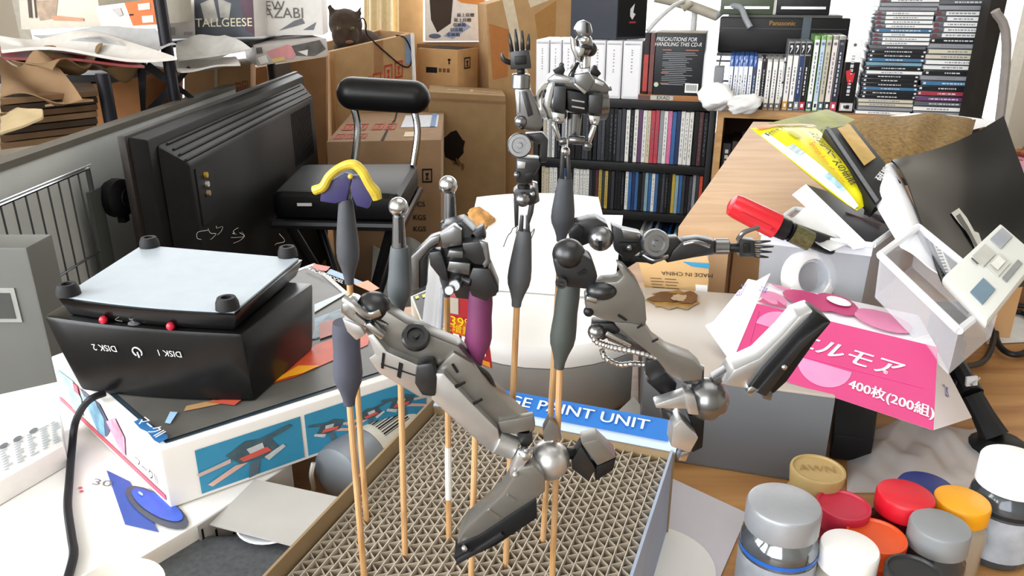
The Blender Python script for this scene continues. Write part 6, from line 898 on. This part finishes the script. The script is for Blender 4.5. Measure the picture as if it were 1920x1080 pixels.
bot('robot_leg_assembly', 'robot leg with curved thigh shell, braided hoses and raised foot', 'robot leg', [
    ('P', 'thigh_shell', STEEL, [(1158, 498), (1172, 504), (1196, 530), (1210, 560), (1213, 600), (1206, 628), (1180, 612), (1130, 600), (1100, 588), (1098, 560), (1130, 530), (1158, 528), (1168, 518)], -.005, .009, .0015), ('B', 'hip_ball', GUND, (1066, 476, 31, 0), (1, 1, .95)), ('P', 'hip_bracket', GUND, [(1036, 486), (1080, 470), (1110, 486), (1122, 520), (1110, 545), (1060, 540), (1044, 520)], -.004, .010, .0015), ('P', 'hip_bracket>hip_slot', GUNX, [(1082, 512), (1096, 504), (1100, 510), (1086, 518)], -.0046, .001, 0), ('D', 'hip_bolt', GUND, (1052, 528, -.004), 11, .003, (0, -1, .1)), ('B', 'hip_socket', GUND, (1128, 545, 22, -.004), (1.3, 1, .8)),
    ('P', 'joint_tab', CHROME, [(1100, 556), (1120, 560), (1118, 572), (1098, 566)], -.008, .003, .0005), ('B', 'joint_knob', GUNX, (1104, 584, 10, -.004)), ('P', 'knee_strut', GUND, [(1112, 606), (1150, 606), (1165, 622), (1130, 640), (1110, 628)], -.003, .007, .001), ('B', 'knee_knob', GUN, (1118, 622, 16, -.003)),
    ('P', 'shin_shell', STEEL, [(1150, 604), (1180, 606), (1210, 612), (1228, 640), (1256, 660), (1300, 676), (1318, 692), (1316, 712), (1280, 716), (1252, 700), (1230, 672), (1190, 640)], -.006, .010, .0015), ('P', 'shin_inner', GUN, [(1128, 612), (1160, 606), (1246, 668), (1236, 676), (1140, 640)], -.002, .006, .0008), ('C', 'piston', CHROME, (1136, 624, -.006), (1182, 648, -.006), 5, 4), ('T', 'braided_hose', CHROME, [(1108, 622, -.004), (1118, 640, -.006), (1134, 647, -.0065), (1150, 652, -.007), (1175, 657, -.0065), (1200, 662, -.006), (1224, 669, -.005), (1246, 676, -.004)], 6), ('T', 'braided_hose', CHROME, [(1128, 654, -.002), (1136, 672, -.004), (1160, 684, -.004), (1186, 682, -.003), (1208, 684, -.002)], 5.5),
    ('P', 'shin_shell>groove', GUNX, [(1160, 590), (1176, 600), (1173, 602), (1158, 593)], -.0058, .001, 0), ('P', 'shin_shell>groove', GUNX, [(1194, 614), (1204, 608), (1205, 611), (1195, 617)], -.0065, .001, 0), ('P', 'shin_shell>groove', GUNX, [(1222, 640), (1234, 634), (1235, 637), (1223, 643)], -.0065, .001, 0), ('P', 'calf_block', GUND, [(1212, 676), (1246, 672), (1248, 702), (1222, 718), (1210, 702)], -.001, .008, .0008), ('P', 'lower_calf_block', GUNX, [(1212, 716), (1250, 700), (1270, 720), (1266, 740), (1240, 742)], .001, .006, .0008),  # last piece is a near-black block below the calf block
    ('C', 'ankle_cuff', GUN, (1296, 690, 0), (1300, 712, 0), 24, 20), ('B', 'ankle_ball', GUN, (1324, 748, 42, -.002)), ('P', 'front_fin', GUNL, [(1228, 758), (1290, 738), (1300, 760), (1290, 768), (1230, 766)], -.011, .006, .0008), ('P', 'fin_root', GUNL, [(1284, 736), (1304, 746), (1312, 780), (1290, 778)], -.012, .008, .001), ('P', 'heel_block', GUNL, [(1262, 800), (1278, 786), (1310, 822), (1294, 850), (1258, 838)], -.013, .010, .0008), ('P', 'heel_tab', CHROME, [(1278, 848), (1294, 846), (1286, 866), (1272, 864)], -.011, .005, .0004), ('P', 'heel_bracket', GUND, [(1240, 766), (1262, 776), (1258, 790), (1242, 784)], -.006, .006, .0006), ('P', 'heel_side', GUNX, [(1290, 778), (1322, 786), (1318, 840), (1298, 850), (1306, 822)], -.006, .010, .0008),
    ('P', 'foot_arm', GUN, [(1336, 712), (1384, 684), (1382, 696), (1344, 726)], -.004, .006, .0006), ('P', 'foot_shell', GUNL, [(1356, 722), (1376, 694), (1424, 672), (1470, 626), (1498, 594), (1530, 582), (1492, 622), (1432, 690), (1404, 730)], -.008, .012, .001), ('P', 'foot_sole', GUNX, [(1404, 730), (1432, 692), (1494, 624), (1532, 584), (1560, 604), (1530, 640), (1476, 716), (1450, 740), (1440, 728)], -.010, .012, .001), ('P', 'foot_sole>sole_rail', GUND, [(1418, 736), (1500, 640), (1546, 606), (1556, 606), (1506, 654), (1436, 744)], -.0115, .003, .0004), ('B', 'foot_sole>sole_bolt', CHROME, (1470, 688, 6, -.011)), ('P', 'toe_tab', CHROME, [(1400, 600+136), (1410, 724), (1420, 730), (1408, 744)], -.010, .004, .0004), ('P', 'heel_tip', GUN, [(1432, 734), (1452, 728), (1446, 752), (1430, 748)], -.009, .005, .0005)], gl-.012, PART)
# ---- h: first leg
stick(684, 1094, 648, 604, 655, 758, 27, 'clip skewer with the thickest sleeve holding the long leg', wt=.85, rub=mat('3f4250', .65, var=.15))
hl = PZ(684, 1094, .052).y; GUN = GUNL  # paler metal for this leg: light on its side plates put into the colour
bot('robot_leg_assembly', 'long robot leg slanting down to a dark pointed foot', 'robot leg', [
    ('P', 'thigh_top', STEEL, [(668, 606), (720, 580), (760, 606), (810, 630), (860, 650), (886, 680), (850, 700), (800, 690), (740, 660), (700, 640)], -.004, .010, .0012), ('B', 'hip_ball', GUND, (700, 574, 33, .0), (1, 1, .85)), ('P', 'hip_ring', CHROME, [(640, 570), (656, 560), (672, 566), (668, 590), (690, 606), (686, 624), (656, 608), (638, 590)], -.007, .008, .0015), ('T', 'hip_collar', CHROME, [(646, 560, -.008), (664, 572, -.010), (690, 592, -.010), (712, 586, -.008)], 7), ('P', 'hip_side', GUN, [(640, 596), (676, 612), (686, 628), (668, 640), (650, 622)], -.008, .010, .001), ('P', 'thigh_rail', CHROME, [(682, 610), (694, 606), (722, 630), (714, 638)], -.010, .004, .0005), ('P', 'thigh_top>vent_slot', GUNX, [(704, 600), (712, 598), (728, 608), (720, 612)], -.0045, .001, 0), ('P', 'thigh_top>vent_slot', CHROME, [(706, 600), (726, 608), (724, 612), (704, 604)], -.005, .001, 0),
    ('D', 'knee_disc', GUND, (780, 636, -.006), 26, .004, (.1, -.75, .8)), ('P', 'thigh_side', GUN, [(688, 630), (700, 626), (726, 660), (820, 700), (820, 742), (790, 748), (710, 700), (690, 672), (702, 664)], -.009, .009, .001), ('P', 'thigh_side>side_slot', GUNX, [(717, 662), (722, 664), (719, 692), (714, 690)], -.0095, .001, 0), ('P', 'thigh_side>side_slot', GUNX, [(748, 680), (756, 683), (751, 710), (744, 706)], -.0095, .001, 0), ('P', 'thigh_side>side_seam', GUNX, [(714, 682), (816, 716), (816, 718), (714, 684)], -.0094, .001, 0), ('P', 'knee_block', GUND, [(780, 684), (812, 680), (820, 712), (818, 746), (790, 744), (776, 720)], -.011, .012, .002),
    ('P', 'shin_top', STEEL, [(818, 692), (850, 660), (886, 682), (920, 730), (976, 782), (1004, 802), (1000, 812), (930, 808), (870, 752)], -.006, .011, .0012), ('P', 'shin_side', GUN, [(816, 700), (832, 700), (880, 752), (934, 806), (940, 836), (920, 850), (870, 806), (808, 750)], -.010, .010, .0012), ('P', 'shin_side>shin_groove', GUNX, [(852, 724), (870, 716), (873, 719), (855, 729)], -.0104, .001, 0), ('P', 'shin_side>shin_groove', GUNX, [(886, 756), (902, 748), (905, 751), (889, 760)], -.0104, .001, 0), ('P', 'shin_side>shin_groove', GUNX, [(846, 684), (850, 682), (860, 698), (856, 700)], -.0066, .001, 0), ('T', 'hose', GUND, [(872, 682, -.004), (896, 690, -.002), (914, 704, .0), (926, 730, .0), (932, 752, .0)], 6), ('P', 'shin_flap', STEEL, [(934, 792), (1000, 780), (1004, 800), (992, 816), (940, 812)], -.008, .004, .0006),
    ('C', 'ankle_cuff', GUN, (930, 826, -.006), (966, 840, -.006), 24, 22), ('P', 'ankle_plate', GUND, [(966, 806), (996, 800), (1000, 830), (980, 848)], -.008, .008, .0008), ('B', 'ankle_ball', GUN, (1030, 862, 38, -.004)), ('P', 'ankle_fin', STEEL, [(1018, 808), (1030, 786), (1044, 800), (1054, 824), (1020, 830)], -.006, .006, .0008), ('B', 'ankle_bolt', CHROME, (984, 852, 14, -.012)), ('P', 'ankle_yoke', GUN, [(972, 852), (992, 862), (970, 892), (956, 896), (956, 884)], -.015, .006, .0008),
    ('P', 'heel_block', GUND, [(1074, 862), (1090, 836), (1118, 880), (1104, 904), (1072, 880)], -.004, .008, .0008), ('P', 'heel_top', STEEL, [(1090, 832), (1120, 824), (1156, 858), (1120, 874)], -.006, .010, .0008), ('P', 'heel_end', GUNX, [(1118, 876), (1156, 858), (1150, 882), (1116, 904)], -.005, .008, .0008), ('C', 'heel_joint', GUNX, (1062, 850, 0), (1080, 850, 0), 12, 10),
    ('P', 'foot_shell', STEEL, [(972, 880), (1000, 872), (1022, 896), (1022, 924), (960, 964), (900, 1004), (856, 1022), (872, 992), (940, 930)], -.016, .012, .001), ('P', 'foot_shell>foot_line', CHROME, [(914, 958), (918, 955), (938, 970), (934, 974)], -.0165, .001, 0), ('P', 'foot_shell>foot_line', CHROME, [(950, 930), (953, 927), (968, 938), (964, 941)], -.0165, .001, 0), ('P', 'foot_sole', GUNX, [(856, 1024), (902, 1004), (962, 964), (1006, 936), (1008, 972), (990, 984), (930, 1024), (856, 1058), (850, 1046), (872, 1034)], -.017, .012, .001), ('P', 'foot_sole>sole_rail', GUND, [(856, 1052), (900, 1026), (940, 1000), (946, 1006), (904, 1034), (854, 1062)], -.0185, .004, .0005), ('B', 'foot_sole>toe_bolt', CHROME, (871, 1028, 6, -.018)), ('B', 'foot_bolt', GUN, (966, 890, 5, -.017))], hl, PART)
